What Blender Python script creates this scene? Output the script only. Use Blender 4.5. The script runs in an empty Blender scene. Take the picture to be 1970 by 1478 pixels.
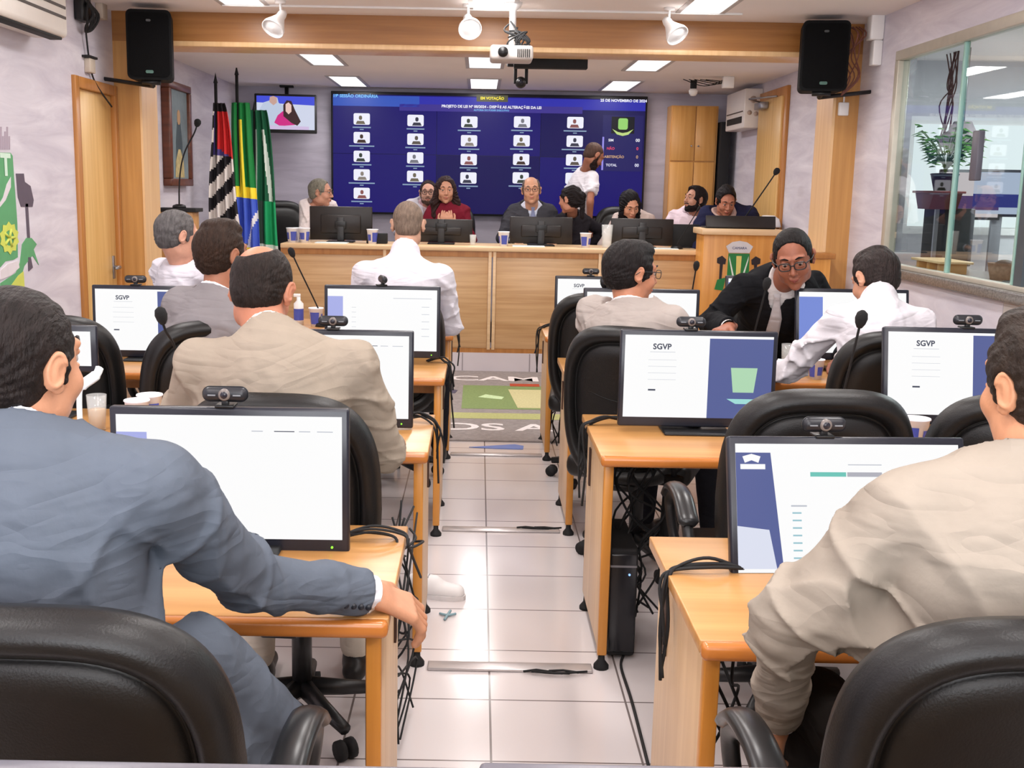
import bpy, bmesh, math, random
import numpy as np
from math import sin, cos, pi, radians, sqrt, atan2
from mathutils import Vector, Matrix, Euler

random.seed(7)
scene = bpy.context.scene
COL = scene.collection

# ------------------------------------------------------------------ camera
F_PX, CX, CY, CAM_H = 2150.0, 915.0, 739.0, 1.6      # focal length and optical axis in pixels of the 1970 x 1478 frame
PITCH, ROLL = math.atan(379 / F_PX), 0.018
_fw = Vector((0, cos(PITCH), -sin(PITCH))); _up = Vector((0, sin(PITCH), cos(PITCH))); _rt = Vector((1, 0, 0))
_r = _rt * cos(ROLL) + _up * sin(ROLL); _u = -_rt * sin(ROLL) + _up * cos(ROLL)
cam_data = bpy.data.cameras.new('camera'); cam = bpy.data.objects.new('camera', cam_data); COL.objects.link(cam)
cam.matrix_world = Matrix(((_r.x, _u.x, -_fw.x, 0), (_r.y, _u.y, -_fw.y, 0), (_r.z, _u.z, -_fw.z, CAM_H), (0, 0, 0, 1)))
cam_data.sensor_width = 36; cam_data.lens = F_PX * 36 / 1970
cam_data.shift_x = (985 - CX) / 1970; cam_data.clip_start = 0.05
scene.camera = cam

def P(px, py, X=None, Y=None, Z=None):
    "world point seen at a pixel of the photograph, on the plane X, Y or Z = value"
    d = _r * ((px - CX) / F_PX) + _u * ((CY - py) / F_PX) + _fw
    t = X / d.x if X is not None else (Y / d.y if Y is not None else (Z - CAM_H) / d.z)
    return Vector((0, 0, CAM_H)) + d * t

# ------------------------------------------------------------------ world, exposure
world = bpy.data.worlds.new('world'); scene.world = world; world.use_nodes = True
world.node_tree.nodes['Background'].inputs[0].default_value = (0.85, 0.9, 1.0, 1)
world.node_tree.nodes['Background'].inputs[1].default_value = 1.0
vs = scene.view_settings
vs.view_transform = 'Standard'; vs.look = 'None'; vs.gamma = 1.0; vs.use_curve_mapping = False
vs.exposure = 0.0; LK = .50

FRONT_Z, REAR_Z = 2.75, 2.60
WL, WR = -2.55, 2.63
# ceiling troffers: x, y, length, z, lamp watts.  The lamps themselves are made here, the fixtures round them further down.
TROFFERS = [(x, y, .95, FRONT_Z, 40) for y in (-0.6, 1.3, 3.2, 5.1) for x in (-1.55, 0.07, 1.5)] + \
           [(x, 7.15, .95, FRONT_Z, 30) for x in (-1.55, 0.07, 1.42)] + \
           [(-1.29, 9.34, .92, REAR_Z, 30), (0.03, 9.34, .92, REAR_Z, 30), (1.35, 9.34, .92, REAR_Z, 30),
            (-1.3, 11.3, 1.05, REAR_Z, 24), (0.03, 11.3, 1.05, REAR_Z, 24), (1.36, 11.25, 1.05, REAR_Z, 24)]
for i, (x, y, l, z, w) in enumerate(TROFFERS):
    ld = bpy.data.lights.new('troffer_lamp', 'AREA'); ld.shape = 'RECTANGLE'; ld.size = .24; ld.size_y = l - .04
    ld.energy = w * LK; ld.color = (1.0, .955, .93)
    lo = bpy.data.objects.new('troffer_lamp', ld); lo.location = (x, y, z - .012); COL.objects.link(lo)
ld = bpy.data.lights.new('added_fill_light', 'AREA'); ld.shape = 'RECTANGLE'; ld.size = 3.4; ld.size_y = 1.3; ld.energy = 150; ld.color = (.93, .96, 1.0)  # added fill behind the camera, lifts ceiling, walls and people's backs
lo = bpy.data.objects.new('added_fill_light', ld); lo.location = (0, -2.12, 1.75); lo.rotation_euler = (pi / 2, 0, 0); COL.objects.link(lo)

# ------------------------------------------------------------------ materials
MATS = {}
def mat(name, col, rough=.5, metal=0., var=.06, scale=12., bump=0., bscale=60., emit=0., stretch=(1, 1, 1), spec=.5, coat=0., trans=0., ior=1.45, alpha=1., warp=0.):
    if name in MATS: return MATS[name]
    m = bpy.data.materials.new(name); m.use_nodes = True
    nt = m.node_tree; N = nt.nodes; Lk = nt.links
    b = N['Principled BSDF']
    tc = N.new('ShaderNodeTexCoord'); mp = N.new('ShaderNodeMapping'); mp.inputs['Scale'].default_value = stretch
    Lk.new(tc.outputs['Object'], mp.inputs['Vector'])
    nz = N.new('ShaderNodeTexNoise'); nz.inputs['Scale'].default_value = scale; nz.inputs['Detail'].default_value = 4; nz.inputs['Distortion'].default_value = warp
    Lk.new(mp.outputs[0], nz.inputs['Vector'])
    rp = N.new('ShaderNodeValToRGB')
    c = np.array(col[:3]); lo = np.clip(c * (1 - var), 0, 1); hi = np.clip(c * (1 + var), 0, 1)
    rp.color_ramp.elements[0].position = .3; rp.color_ramp.elements[1].position = .7
    rp.color_ramp.elements[0].color = (*lo, 1); rp.color_ramp.elements[1].color = (*hi, 1)
    Lk.new(nz.outputs['Fac'], rp.inputs['Fac']); Lk.new(rp.outputs[0], b.inputs['Base Color'])
    b.inputs['Roughness'].default_value = rough; b.inputs['Metallic'].default_value = metal
    b.inputs['Specular IOR Level'].default_value = spec; b.inputs['Coat Weight'].default_value = coat
    b.inputs['Transmission Weight'].default_value = trans; b.inputs['IOR'].default_value = ior; b.inputs['Alpha'].default_value = alpha
    if emit:
        Lk.new(rp.outputs[0], b.inputs['Emission Color']); b.inputs['Emission Strength'].default_value = emit
    if bump:
        n2 = N.new('ShaderNodeTexNoise'); n2.inputs['Scale'].default_value = bscale; n2.inputs['Detail'].default_value = 5
        Lk.new(mp.outputs[0], n2.inputs['Vector'])
        bp = N.new('ShaderNodeBump'); bp.inputs['Strength'].default_value = bump; bp.inputs['Distance'].default_value = .01
        Lk.new(n2.outputs['Fac'], bp.inputs['Height']); Lk.new(bp.outputs[0], b.inputs['Normal'])
    MATS[name] = m; return m

def srgb(r, g, b):
    f = lambda v: ((v / 255 + .055) / 1.055) ** 2.4 if v / 255 > .04045 else v / 255 / 12.92
    return (f(r), f(g), f(b))

def glow(name, col, strength=1., rough=.35):
    "a lit screen colour"
    if name in MATS: return MATS[name]
    m = bpy.data.materials.new(name); m.use_nodes = True; N = m.node_tree.nodes; b = N['Principled BSDF']
    nz = N.new('ShaderNodeTexNoise'); nz.inputs['Scale'].default_value = 2.0
    mx = N.new('ShaderNodeMix'); mx.data_type = 'RGBA'; mx.inputs[0].default_value = .004
    mx.inputs[6].default_value = (*col, 1); m.node_tree.links.new(nz.outputs['Color'], mx.inputs[7])
    m.node_tree.links.new(mx.outputs[2], b.inputs['Emission Color'])
    b.inputs['Base Color'].default_value = (.006, .006, .006, 1); b.inputs['Specular IOR Level'].default_value = .12; b.inputs['Roughness'].default_value = rough
    b.inputs['Emission Strength'].default_value = strength
    MATS[name] = m; return m

# ------------------------------------------------------------------ object helpers
def link(o, parent=None):
    COL.objects.link(o)
    if parent is not None: o.parent = parent
    return o
def tag(o, label, cat, group=None, kind=None):
    if label: o['label'] = label
    if cat: o['category'] = cat
    if group: o['group'] = group
    if kind: o['kind'] = kind
    return o
def thing(name, label, cat, loc=(0, 0, 0), rz=0., group=None, rx=0.):
    o = bpy.data.objects.new(name, None); o.location = loc; o.rotation_euler = (rx, 0, rz); o.empty_display_size = .05
    link(o); return tag(o, label, cat, group)
def dup(root, loc, rz=0., label=None, group=None, rx=0.):
    r = root.copy(); COL.objects.link(r); r.location = loc; r.rotation_euler = (rx, 0, rz)
    if label: r['label'] = label
    if group: r['group'] = group
    for ch in list(root.children):
        c = ch.copy(); COL.objects.link(c); c.parent = r
        for g in list(ch.children):
            d = g.copy(); COL.objects.link(d); d.parent = c
    return r

class MB:
    "collects shapes and links them as ONE mesh object"
    def __init__(s): s.v = []; s.f = []; s.sm = []; s.mi = []; s.m = 0
    def add(s, vs_, fs_, smooth=False):
        n = len(s.v); s.v += [tuple(v) for v in vs_]
        for f in fs_: s.f.append([n + i for i in f]); s.sm.append(smooth); s.mi.append(s.m)
        return s
    def bm(s, b, smooth=False, M=None):
        if M is not None: bmesh.ops.transform(b, matrix=M, verts=b.verts)
        b.verts.index_update(); s.add([v.co for v in b.verts], [[v.index for v in f.verts] for f in b.faces], smooth); b.free(); return s
    def box(s, x0, x1, y0, y1, z0, z1, bev=0., seg=2, M=None):
        b = bmesh.new(); bmesh.ops.create_cube(b, size=1)
        bmesh.ops.scale(b, vec=(x1 - x0, y1 - y0, z1 - z0), verts=b.verts)
        bmesh.ops.translate(b, vec=((x0 + x1) / 2, (y0 + y1) / 2, (z0 + z1) / 2), verts=b.verts)
        if bev: bmesh.ops.bevel(b, geom=b.edges[:], offset=bev, segments=seg, affect='EDGES', profile=.5)
        return s.bm(b, bool(bev) and seg > 1, M)
    def cyl(s, p, q, r, r2=None, n=16, smooth=True, cap=True):
        return s.tube([p, q], [r, r if r2 is None else r2], n, cap, smooth)
    def tube(s, pts, rad, n=8, cap=True, smooth=True, sq=1., up=None):
        pts = [Vector(p) for p in pts]; L = len(pts)
        rad = [rad] * L if not hasattr(rad, '__len__') else rad
        prev = None; rings = []
        for i, p in enumerate(pts):
            t = (pts[min(i + 1, L - 1)] - pts[max(i - 1, 0)])
            t = t.normalized() if t.length > 1e-9 else Vector((0, 0, 1))
            if prev is None:
                a = Vector(up) if up else (Vector((0, 0, 1)) if abs(t.z) < .9 else Vector((1, 0, 0)))
            else: a = prev
            a = (a - t * a.dot(t)).normalized(); prev = a; b = t.cross(a)
            rings.append([p + (a * cos(2 * pi * k / n) * sq + b * sin(2 * pi * k / n)) * rad[i] for k in range(n)])
        vs_ = [v for r in rings for v in r]; fs_ = []
        for i in range(L - 1):
            for k in range(n):
                fs_.append([i * n + k, i * n + (k + 1) % n, (i + 1) * n + (k + 1) % n, (i + 1) * n + k])
        if cap: fs_.append(list(range(n))[::-1]); fs_.append([(L - 1) * n + k for k in range(n)])
        return s.add(vs_, fs_, smooth)
    def lathe(s, prof, n=24, c=(0, 0, 0), M=None):
        vs_ = []; fs_ = []; L = len(prof)
        for r, z in prof:
            for k in range(n):
                v = Vector((r * cos(2 * pi * k / n), r * sin(2 * pi * k / n), z))
                if M is not None: v = M @ v
                vs_.append(v + Vector(c))
        for i in range(L - 1):
            for k in range(n): fs_.append([i * n + k, i * n + (k + 1) % n, (i + 1) * n + (k + 1) % n, (i + 1) * n + k])
        return s.add(vs_, fs_, True)
    def ball(s, c, r, n=12, sc=(1, 1, 1), M=None):
        b = bmesh.new(); bmesh.ops.create_uvsphere(b, u_segments=n + 4, v_segments=n, radius=r)
        bmesh.ops.scale(b, vec=sc, verts=b.verts)
        if M is not None: bmesh.ops.transform(b, matrix=M, verts=b.verts)
        bmesh.ops.translate(b, vec=c, verts=b.verts); return s.bm(b, True)
    def prism(s, poly, t0, t1, frame):
        "polygon (u,v) extruded from t0 to t1 along w; frame = function (u,v,w) -> world"
        n = len(poly); vs_ = [frame(u, v, t0) for u, v in poly] + [frame(u, v, t1) for u, v in poly]
        fs_ = [list(range(n))[::-1], [n + i for i in range(n)]] + [[i, (i + 1) % n, n + (i + 1) % n, n + i] for i in range(n)]
        return s.add(vs_, fs_)
    def build(s, name, m, parent=None, loc=None, normals=True):
        me = bpy.data.meshes.new(name); me.from_pydata(s.v, [], s.f); me.update()
        ms = m if isinstance(m, (list, tuple)) else [m]
        for mm in ms: me.materials.append(mm)
        me.polygons.foreach_set('use_smooth', s.sm)
        if len(ms) > 1: me.polygons.foreach_set('material_index', s.mi)
        if normals:
            b = bmesh.new(); b.from_mesh(me); bmesh.ops.recalc_face_normals(b, faces=b.faces); b.to_mesh(me); b.free()
        o = bpy.data.objects.new(name, me)
        if loc is not None: o.location = loc
        return link(o, parent)

_tx = {}
def text_geo(txt, size, bold=0.):
    key = (txt, size, bold)
    if key in _tx: return _tx[key]
    cu = bpy.data.curves.new('t', 'FONT'); cu.body = txt; cu.size = size; cu.align_x = 'CENTER'; cu.align_y = 'CENTER'; cu.offset = bold; cu.resolution_u = 3
    o = bpy.data.objects.new('t', cu); COL.objects.link(o); dg = bpy.context.evaluated_depsgraph_get(); dg.update()
    me = bpy.data.meshes.new_from_object(o.evaluated_get(dg))
    r = ([tuple(v.co) for v in me.vertices], [list(p.vertices) for p in me.polygons])
    bpy.data.objects.remove(o); bpy.data.curves.remove(cu); bpy.data.meshes.remove(me); _tx[key] = r; return r
def add_text(mb, txt, size, frame, bold=0., sx=1.):
    v, f = text_geo(txt, size, bold)
    mb.add([frame(a * sx, b, 0) for a, b, c in v], f); return mb
def rrect(w, h, r, n=5, cx=0, cy=0):
    pts = []
    for qx, qy, a0 in ((1, 1, 0), (-1, 1, 90), (-1, -1, 180), (1, -1, 270)):
        for k in range(n + 1):
            a = radians(a0 + 90 * k / n); pts.append((cx + qx * (w / 2 - r) + r * cos(a), cy + qy * (h / 2 - r) + r * sin(a)))
    return pts
def bez(p0, p1, p2, p3, n=12):
    p0, p1, p2, p3 = map(Vector, (p0, p1, p2, p3))
    return [p0 * (1 - t) ** 3 + p1 * 3 * t * (1 - t) ** 2 + p2 * 3 * t * t * (1 - t) + p3 * t ** 3 for t in [i / n for i in range(n + 1)]]
def spline(pts, n=6):
    pts = [Vector(p) for p in pts]; out = []
    for i in range(len(pts) - 1):
        a, b, c, d = pts[max(i - 1, 0)], pts[i], pts[i + 1], pts[min(i + 2, len(pts) - 1)]
        for k in range(n):
            t = k / n; out.append(.5 * ((2 * b) + (c - a) * t + (2 * a - 5 * b + 4 * c - d) * t * t + (3 * b - 3 * c + d - a) * t ** 3))
    out.append(pts[-1]); return out
# ------------------------------------------------------------------ people: bodies and clothes grown as smooth surfaces
A = lambda *v: np.array(v, dtype=np.float64)
def RZ(a): c, s = cos(a), sin(a); return A([c, -s, 0], [s, c, 0], [0, 0, 1]) if False else np.array([[c, -s, 0], [s, c, 0], [0, 0, 1.]])
def RX(a): c, s = cos(a), sin(a); return np.array([[1., 0, 0], [0, c, -s], [0, s, c]])
def RY(a): c, s = cos(a), sin(a); return np.array([[c, 0, s], [0, 1., 0], [-s, 0, c]])

def axis(lo, hi, fine, coarse, zones):
    xs = [lo]
    while xs[-1] < hi:
        x = xs[-1]; dmin = min([max(a - x, x - b, 0) for a, b in zones] + [1e9])
        xs.append(x + min(coarse, fine + dmin * .25))
    return np.array(xs)

class Field:
    def __init__(s, ax, ay, az):
        s.ax = (ax, ay, az); s.D = np.full((len(ax), len(ay), len(az)), .5, dtype=np.float32)
    def sub(s, lo, hi):
        sl = []
        for a, l, h in zip(s.ax, lo, hi):
            i = max(0, np.searchsorted(a, l) - 1); j = min(len(a), np.searchsorted(a, h) + 1); sl.append(slice(i, max(j, i)))
        return tuple(sl)
    def pts(s, sl):
        x, y, z = (a[q].astype(np.float32) for a, q in zip(s.ax, sl))
        return x[:, None, None], y[None, :, None], z[None, None, :]
    def put(s, prim, k=.01, op='u'):
        f, lo, hi = prim; m = k + .045
        sl = s.sub(lo - m, hi + m)
        if any(q.stop <= q.start for q in sl): return s
        d = f(*s.pts(sl)); D = s.D[sl]
        if op == 'u': h = np.clip(.5 + .5 * (D - d) / k, 0, 1); s.D[sl] = D * (1 - h) + d * h - k * h * (1 - h)
        elif op == 's': d = -d; h = np.clip(.5 - .5 * (D - d) / k, 0, 1); s.D[sl] = D * (1 - h) + d * h + k * h * (1 - h)
        return s
    def cut(s, p, n, k=None):
        "keep the side where (x-p).n < 0"
        n = np.array(n) / np.linalg.norm(n); X, Y, Z = s.pts((slice(None),) * 3)
        s.D = np.maximum(s.D, (X - p[0]) * n[0] + (Y - p[1]) * n[1] + (Z - p[2]) * n[2]).astype(np.float32); return s
    def disp(s, fn, band=.04):
        i, j, k = np.nonzero(np.abs(s.D) < band)
        s.D[i, j, k] += fn(s.ax[0][i], s.ax[1][j], s.ax[2][k]).astype(np.float32); return s

def ell(c, r, R=None):
    c = np.array(c, float); r = np.array(r, float); R = np.eye(3) if R is None else R
    def f(X, Y, Z):
        x, y, z = X - c[0], Y - c[1], Z - c[2]; k0 = 0; k1 = 0
        for i in range(3):
            q = x * R[0, i] + y * R[1, i] + z * R[2, i]; k0 = k0 + (q / r[i]) ** 2; k1 = k1 + (q / r[i] ** 2) ** 2
        k0 = np.sqrt(k0); k1 = np.sqrt(k1) + 1e-6
        return k0 * (k0 - 1) / k1
    e = np.abs(R) @ r; return f, c - e, c + e
def cap(a, b, ra, rb=None, u=None, sq=1.):
    "tapered capsule; squashed by sq along direction u"
    a = np.array(a, float); b = np.array(b, float); rb = ra if rb is None else rb; ba = b - a; L2 = float(ba @ ba) + 1e-9
    if u is not None: u = np.array(u, float) / np.linalg.norm(u)
    def f(X, Y, Z):
        x, y, z = X - a[0], Y - a[1], Z - a[2]; h = np.clip((x * ba[0] + y * ba[1] + z * ba[2]) / L2, 0, 1)
        x = x - h * ba[0]; y = y - h * ba[1]; z = z - h * ba[2]; r = ra + (rb - ra) * h
        if u is None: return np.sqrt(x * x + y * y + z * z) - r
        q = x * u[0] + y * u[1] + z * u[2]; g = 1 / sq - 1
        x = x + u[0] * q * g; y = y + u[1] * q * g; z = z + u[2] * q * g
        return (np.sqrt(x * x + y * y + z * z) - r) * min(1, sq)
    m = max(ra, rb) * max(1, sq); return f, np.minimum(a, b) - m, np.maximum(a, b) + m
def ring(c, R, ax_, ay_, rt, hz=1.):
    "elliptic ring in the frame R, tube radius rt, stretched hz along its axis"
    c = np.array(c, float)
    def f(X, Y, Z):
        x, y, z = X - c[0], Y - c[1], Z - c[2]
        p, q, w = (x * R[0, i] + y * R[1, i] + z * R[2, i] for i in range(3))
        th = np.arctan2(q / ay_, p / ax_); ex = p - ax_ * np.cos(th); ey = q - ay_ * np.sin(th)
        return (np.sqrt(ex * ex + ey * ey + (w / hz) ** 2) - rt)
    m = max(ax_, ay_) + rt * max(1, hz); return f, c - m, c + m

def nets(F, name, m, parent=None, smooth=0):
    "surface of the zero level set as one mesh object"
    D = F.D; nx, ny, nz = D.shape; S = D < 0
    S[0] = S[-1] = False; S[:, 0] = S[:, -1] = False; S[:, :, 0] = S[:, :, -1] = False
    pos = []; cells = []; quads = []
    st = ((ny - 1) * (nz - 1), nz - 1, 1)
    for a in range(3):
        s0 = [slice(None)] * 3; s1 = [slice(None)] * 3; s0[a] = slice(0, -1); s1[a] = slice(1, None)
        idx = np.nonzero(S[tuple(s0)] != S[tuple(s1)])
        if len(idx[0]) == 0: continue
        i1 = list(idx); i1[a] = idx[a] + 1
        d0 = D[idx].astype(float); d1 = D[tuple(i1)].astype(float); den = d0 - d1; den[np.abs(den) < 1e-9] = 1e-9
        t = np.clip(d0 / den, .02, .98)
        p = np.stack([F.ax[q][idx[q]] for q in range(3)], 1); p[:, a] += t * (F.ax[a][i1[a]] - F.ax[a][idx[a]])
        b, c = (a + 1) % 3, (a + 2) % 3; cc = []
        for (ob, oc) in ((-1, -1), (0, -1), (0, 0), (-1, 0)):
            q = [idx[0], idx[1], idx[2]]; q[b] = q[b] + ob; q[c] = q[c] + oc
            cc.append(q[0] * st[0] + q[1] * st[1] + q[2] * st[2])
        cc = np.stack(cc, 1); ins = S[idx]; cc[~ins] = cc[~ins][:, ::-1]
        quads.append(cc); cells.append(cc.reshape(-1)); pos.append(np.repeat(p, 4, 0))
    cells = np.concatenate(cells); pos = np.concatenate(pos); quads = np.concatenate(quads)
    u, inv = np.unique(cells, return_inverse=True); cnt = np.bincount(inv)
    V = np.stack([np.bincount(inv, pos[:, q]) / cnt for q in range(3)], 1)
    Q = np.searchsorted(u, quads)
    for _ in range(smooth):
        acc = np.zeros_like(V); n = np.zeros(len(V))
        for q in range(4):
            e0, e1 = Q[:, q], Q[:, (q + 1) % 4]
            for w in range(3): acc[:, w] += np.bincount(e0, V[e1, w], len(V)) + np.bincount(e1, V[e0, w], len(V))
            n += np.bincount(e0, minlength=len(V)) + np.bincount(e1, minlength=len(V))
        V = V * .45 + acc / n[:, None] * .55
    me = bpy.data.meshes.new(name); me.vertices.add(len(V)); me.vertices.foreach_set('co', V.astype(np.float32).ravel())
    me.loops.add(len(Q) * 4); me.loops.foreach_set('vertex_index', Q.astype(np.int32).ravel())
    me.polygons.add(len(Q)); me.polygons.foreach_set('loop_start', (np.arange(len(Q)) * 4).astype(np.int32))
    me.polygons.foreach_set('use_smooth', np.ones(len(Q), dtype=bool)); me.materials.append(m); me.update(calc_edges=True)
    return link(bpy.data.objects.new(name, me), parent)
def unit(v): v = np.array(v, float); return v / (np.linalg.norm(v) + 1e-12)
def ik(s, w, l1, l2, hint):
    d = w - s; L = np.linalg.norm(d); L = min(L, (l1 + l2) * .995); d = unit(d); a = (l1 * l1 - l2 * l2 + L * L) / (2 * L)
    h = sqrt(max(l1 * l1 - a * a, 0)); hint = np.array(hint, float); p = unit(hint - d * (hint @ d)); return s + d * a + p * h, s + d * L

def skin_mat(c): return mat('skin_%d_%d_%d' % c, srgb(c[0] * .93, c[1] * .93, c[2] * .92), .48, var=.07, scale=35, bump=.08, bscale=220, spec=.4)
def cloth_mat(name, c, bscale=900):
    if name in MATS: return MATS[name]
    m = mat(name, srgb(*c), .88, var=.03, scale=20, bump=.35, bscale=14, spec=.15)
    N = m.node_tree.nodes; Lk = m.node_tree.links; b = N['Principled BSDF']; old = b.inputs['Normal'].links[0].from_node; tc = [n for n in N if n.type == 'TEX_COORD'][0]
    prev = old
    for rot, sc, st in (((.5, .3, .9), 1.9, .42), ((-.7, .9, -.4), 2.7, .28)):
        mp = N.new('ShaderNodeMapping'); mp.inputs['Rotation'].default_value = rot; Lk.new(tc.outputs['Object'], mp.inputs[0])
        nz = N.new('ShaderNodeTexNoise'); nz.inputs['Scale'].default_value = sc; nz.inputs['Detail'].default_value = 2.5; nz.inputs['Distortion'].default_value = .9; mp.inputs['Scale'].default_value = (1, 1, 2.6); Lk.new(mp.outputs[0], nz.inputs['Vector'])
        w = N.new('ShaderNodeMath'); w.operation = 'PINGPONG'; w.inputs[1].default_value = .09; Lk.new(nz.outputs['Fac'], w.inputs[0])
        bp = N.new('ShaderNodeBump'); bp.inputs['Strength'].default_value = st; bp.inputs['Distance'].default_value = .09; Lk.new(w.outputs[0], bp.inputs['Height']); Lk.new(prev.outputs[0], bp.inputs['Normal']); prev = bp
    Lk.new(prev.outputs[0], b.inputs['Normal']); return m
def hair_mat(c): return mat('hair_%d_%d_%d' % c, srgb(*[v * .8 for v in c]), .55, var=.35, scale=90, bump=.8, bscale=190, stretch=(1, .3, .3), spec=.22)

def wrinkles(seed, amp, centers):
    rs = np.random.RandomState(seed); K = rs.normal(0, 1, (5, 3)); K /= np.linalg.norm(K, axis=1)[:, None]; K *= rs.uniform(16, 38, 5)[:, None]; ph = rs.uniform(0, 6.28, 5)
    def f(x, y, z):
        w = np.full(x.shape, .22)
        for c, r, g in centers: w = w + g * np.exp(-((x - c[0]) ** 2 + (y - c[1]) ** 2 + (z - c[2]) ** 2) / (r * r))
        o = 0
        for i in range(5):
            q = K[i, 0] * x + K[i, 1] * y + K[i, 2] * z + ph[i] + 1.3 * np.sin(7 * x + 5 * z + ph[i] * 3) + .8 * np.sin(11 * y - 9 * z + ph[(i + 1) % 5])
            o = o + (1 - np.abs(np.sin(q * .5))) ** 4 - .2
        return np.clip(-amp * w * o * .6, -.03, .006)
    return f

def hand_prims(w, d, up, s=1., curl=.5, side=1):
    "palm and five fingers: w wrist, d pointing direction, up = back of the hand, side=+1 thumb to the (d x up) side"
    d = unit(d); up = unit(np.array(up, float) - d * (d @ np.array(up, float))); r = np.cross(d, up) * side
    out = [(cap(w - d * .03, w + d * .02, .027 * s, .028 * s, up, .75), .012)]
    pc = w + d * .055 * s
    for o in (-.026, -.008, .010, .027): out.append((cap(w + d * .02 * s + r * o * .6 * s, w + d * .085 * s + r * o * s, .0145 * s, .0125 * s, up, .9), .01))
    for i, (o, L) in enumerate(((.029, .078), (.010, .088), (-.009, .080), (-.027, .062))):
        p = w + d * .088 * s + r * o * s; dd = d.copy(); a = curl * (.9 + .12 * i)
        for j, fr in enumerate((.45, .31, .24)):
            ang = a * (.55 + .45 * j); dd = unit(dd * cos(ang) - up * sin(ang)) if j else unit(dd * cos(a * .5) - up * sin(a * .5) + r * o * 2)
            up2 = unit(up - dd * (up @ dd)); q = p + dd * L * fr * s * 1.05
            out.append((cap(p, q, (.0098 - .0008 * j) * s, (.0090 - .0008 * j) * s), .0035)); p = q
            up_ = up2
    t0 = w + d * .028 * s + r * .026 * s; t1 = t0 + unit(d * .75 + r * .62 - up * .25) * .038 * s; t2 = t1 + unit(d + r * .25 - up * .35) * .03 * s; t3 = t2 + unit(d * .9 - r * .1 - up * .4) * .022 * s
    out += [(cap(t0, t1, .0145 * s, .0125 * s), .009), (cap(t1, t2, .0115 * s, .0105 * s), .004), (cap(t2, t3, .0105 * s, .009 * s), .003)]
    return out

def head_prims(T, female=False, wide=1.):
    R, o, s = T; E = lambda c, r, Rl=None: ell(o + R @ (A(*c) * s), A(*r) * s, R if Rl is None else R @ Rl); C = lambda a, b, ra, rb, **k: cap(o + R @ (A(*a) * s), o + R @ (A(*b) * s), ra * s, rb * s, **k)
    W = wide; jw = .86 if female else 1.
    u = [(E((0, -.018, .036), (.076 * W, .098, .086)), .001), (E((0, .022, -.005), (.066 * W, .074, .092)), .03), (E((0, .028, -.066), (.054 * W * jw, .058, .046)), .03),
         (E((0, .072, -.1), (.020, .019, .016)), .025)]
    for q in (-1, 1):
        u += [(E((q * .040, .062, -.028), (.024, .026, .024)), .02), (C((q * .012, .091, .034), (q * .046, .078, .036), .009, .007), .014),
              (E((q * .052, .01, -.068), (.014, .03, .026)), .02)]
    u += [(C((0, .088, .022), (0, .114, -.022), .007, .0115), .009), (E((-.012, .102, -.027), (.009, .011, .008)), .006), (E((.012, .102, -.027), (.009, .011, .008)), .006),
          (E((0, .092, -.055), (.022, .012, .010)), .010), (E((0, .09, -.068), (.018, .011, .007)), .008)]
    sb = [(E((-.031, .098, .013), (.019, .015, .011)), .010), (E((.031, .098, .013), (.019, .015, .011)), .010), (C((-.022, .104, -.0605), (.022, .104, -.0605), .0022, .0022), .003)]
    for q in (-1, 1):
        u += []
    lids = [(E((q * .031, .0822, .0215), (.0150, .0128, .0085)), .003) for q in (-1, 1)] + [(E((q * .031, .0815, -.0015), (.0145, .0128, .0070)), .003) for q in (-1, 1)]
    ears = []
    for q in (-1, 1):
        Re = RZ(-q * .45) @ RX(-.18)
        ears += [(E((q * .082 * W, -.012, .002), (.007, .019, .032), Re), .006), (E((q * .080 * W, -.004, -.026), (.007, .010, .010), Re), .006), (ring(o + R @ (A(q * .087 * W, -.012, .004) * s), R @ Re @ RY(pi / 2), .026 * s, .014 * s, .0042 * s), .003)]
    esub = [(E((q * .094 * W, -.004, .0), (.006, .009, .014)), .004) for q in (-1, 1)]
    return u, sb, ears, esub, lids

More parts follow.
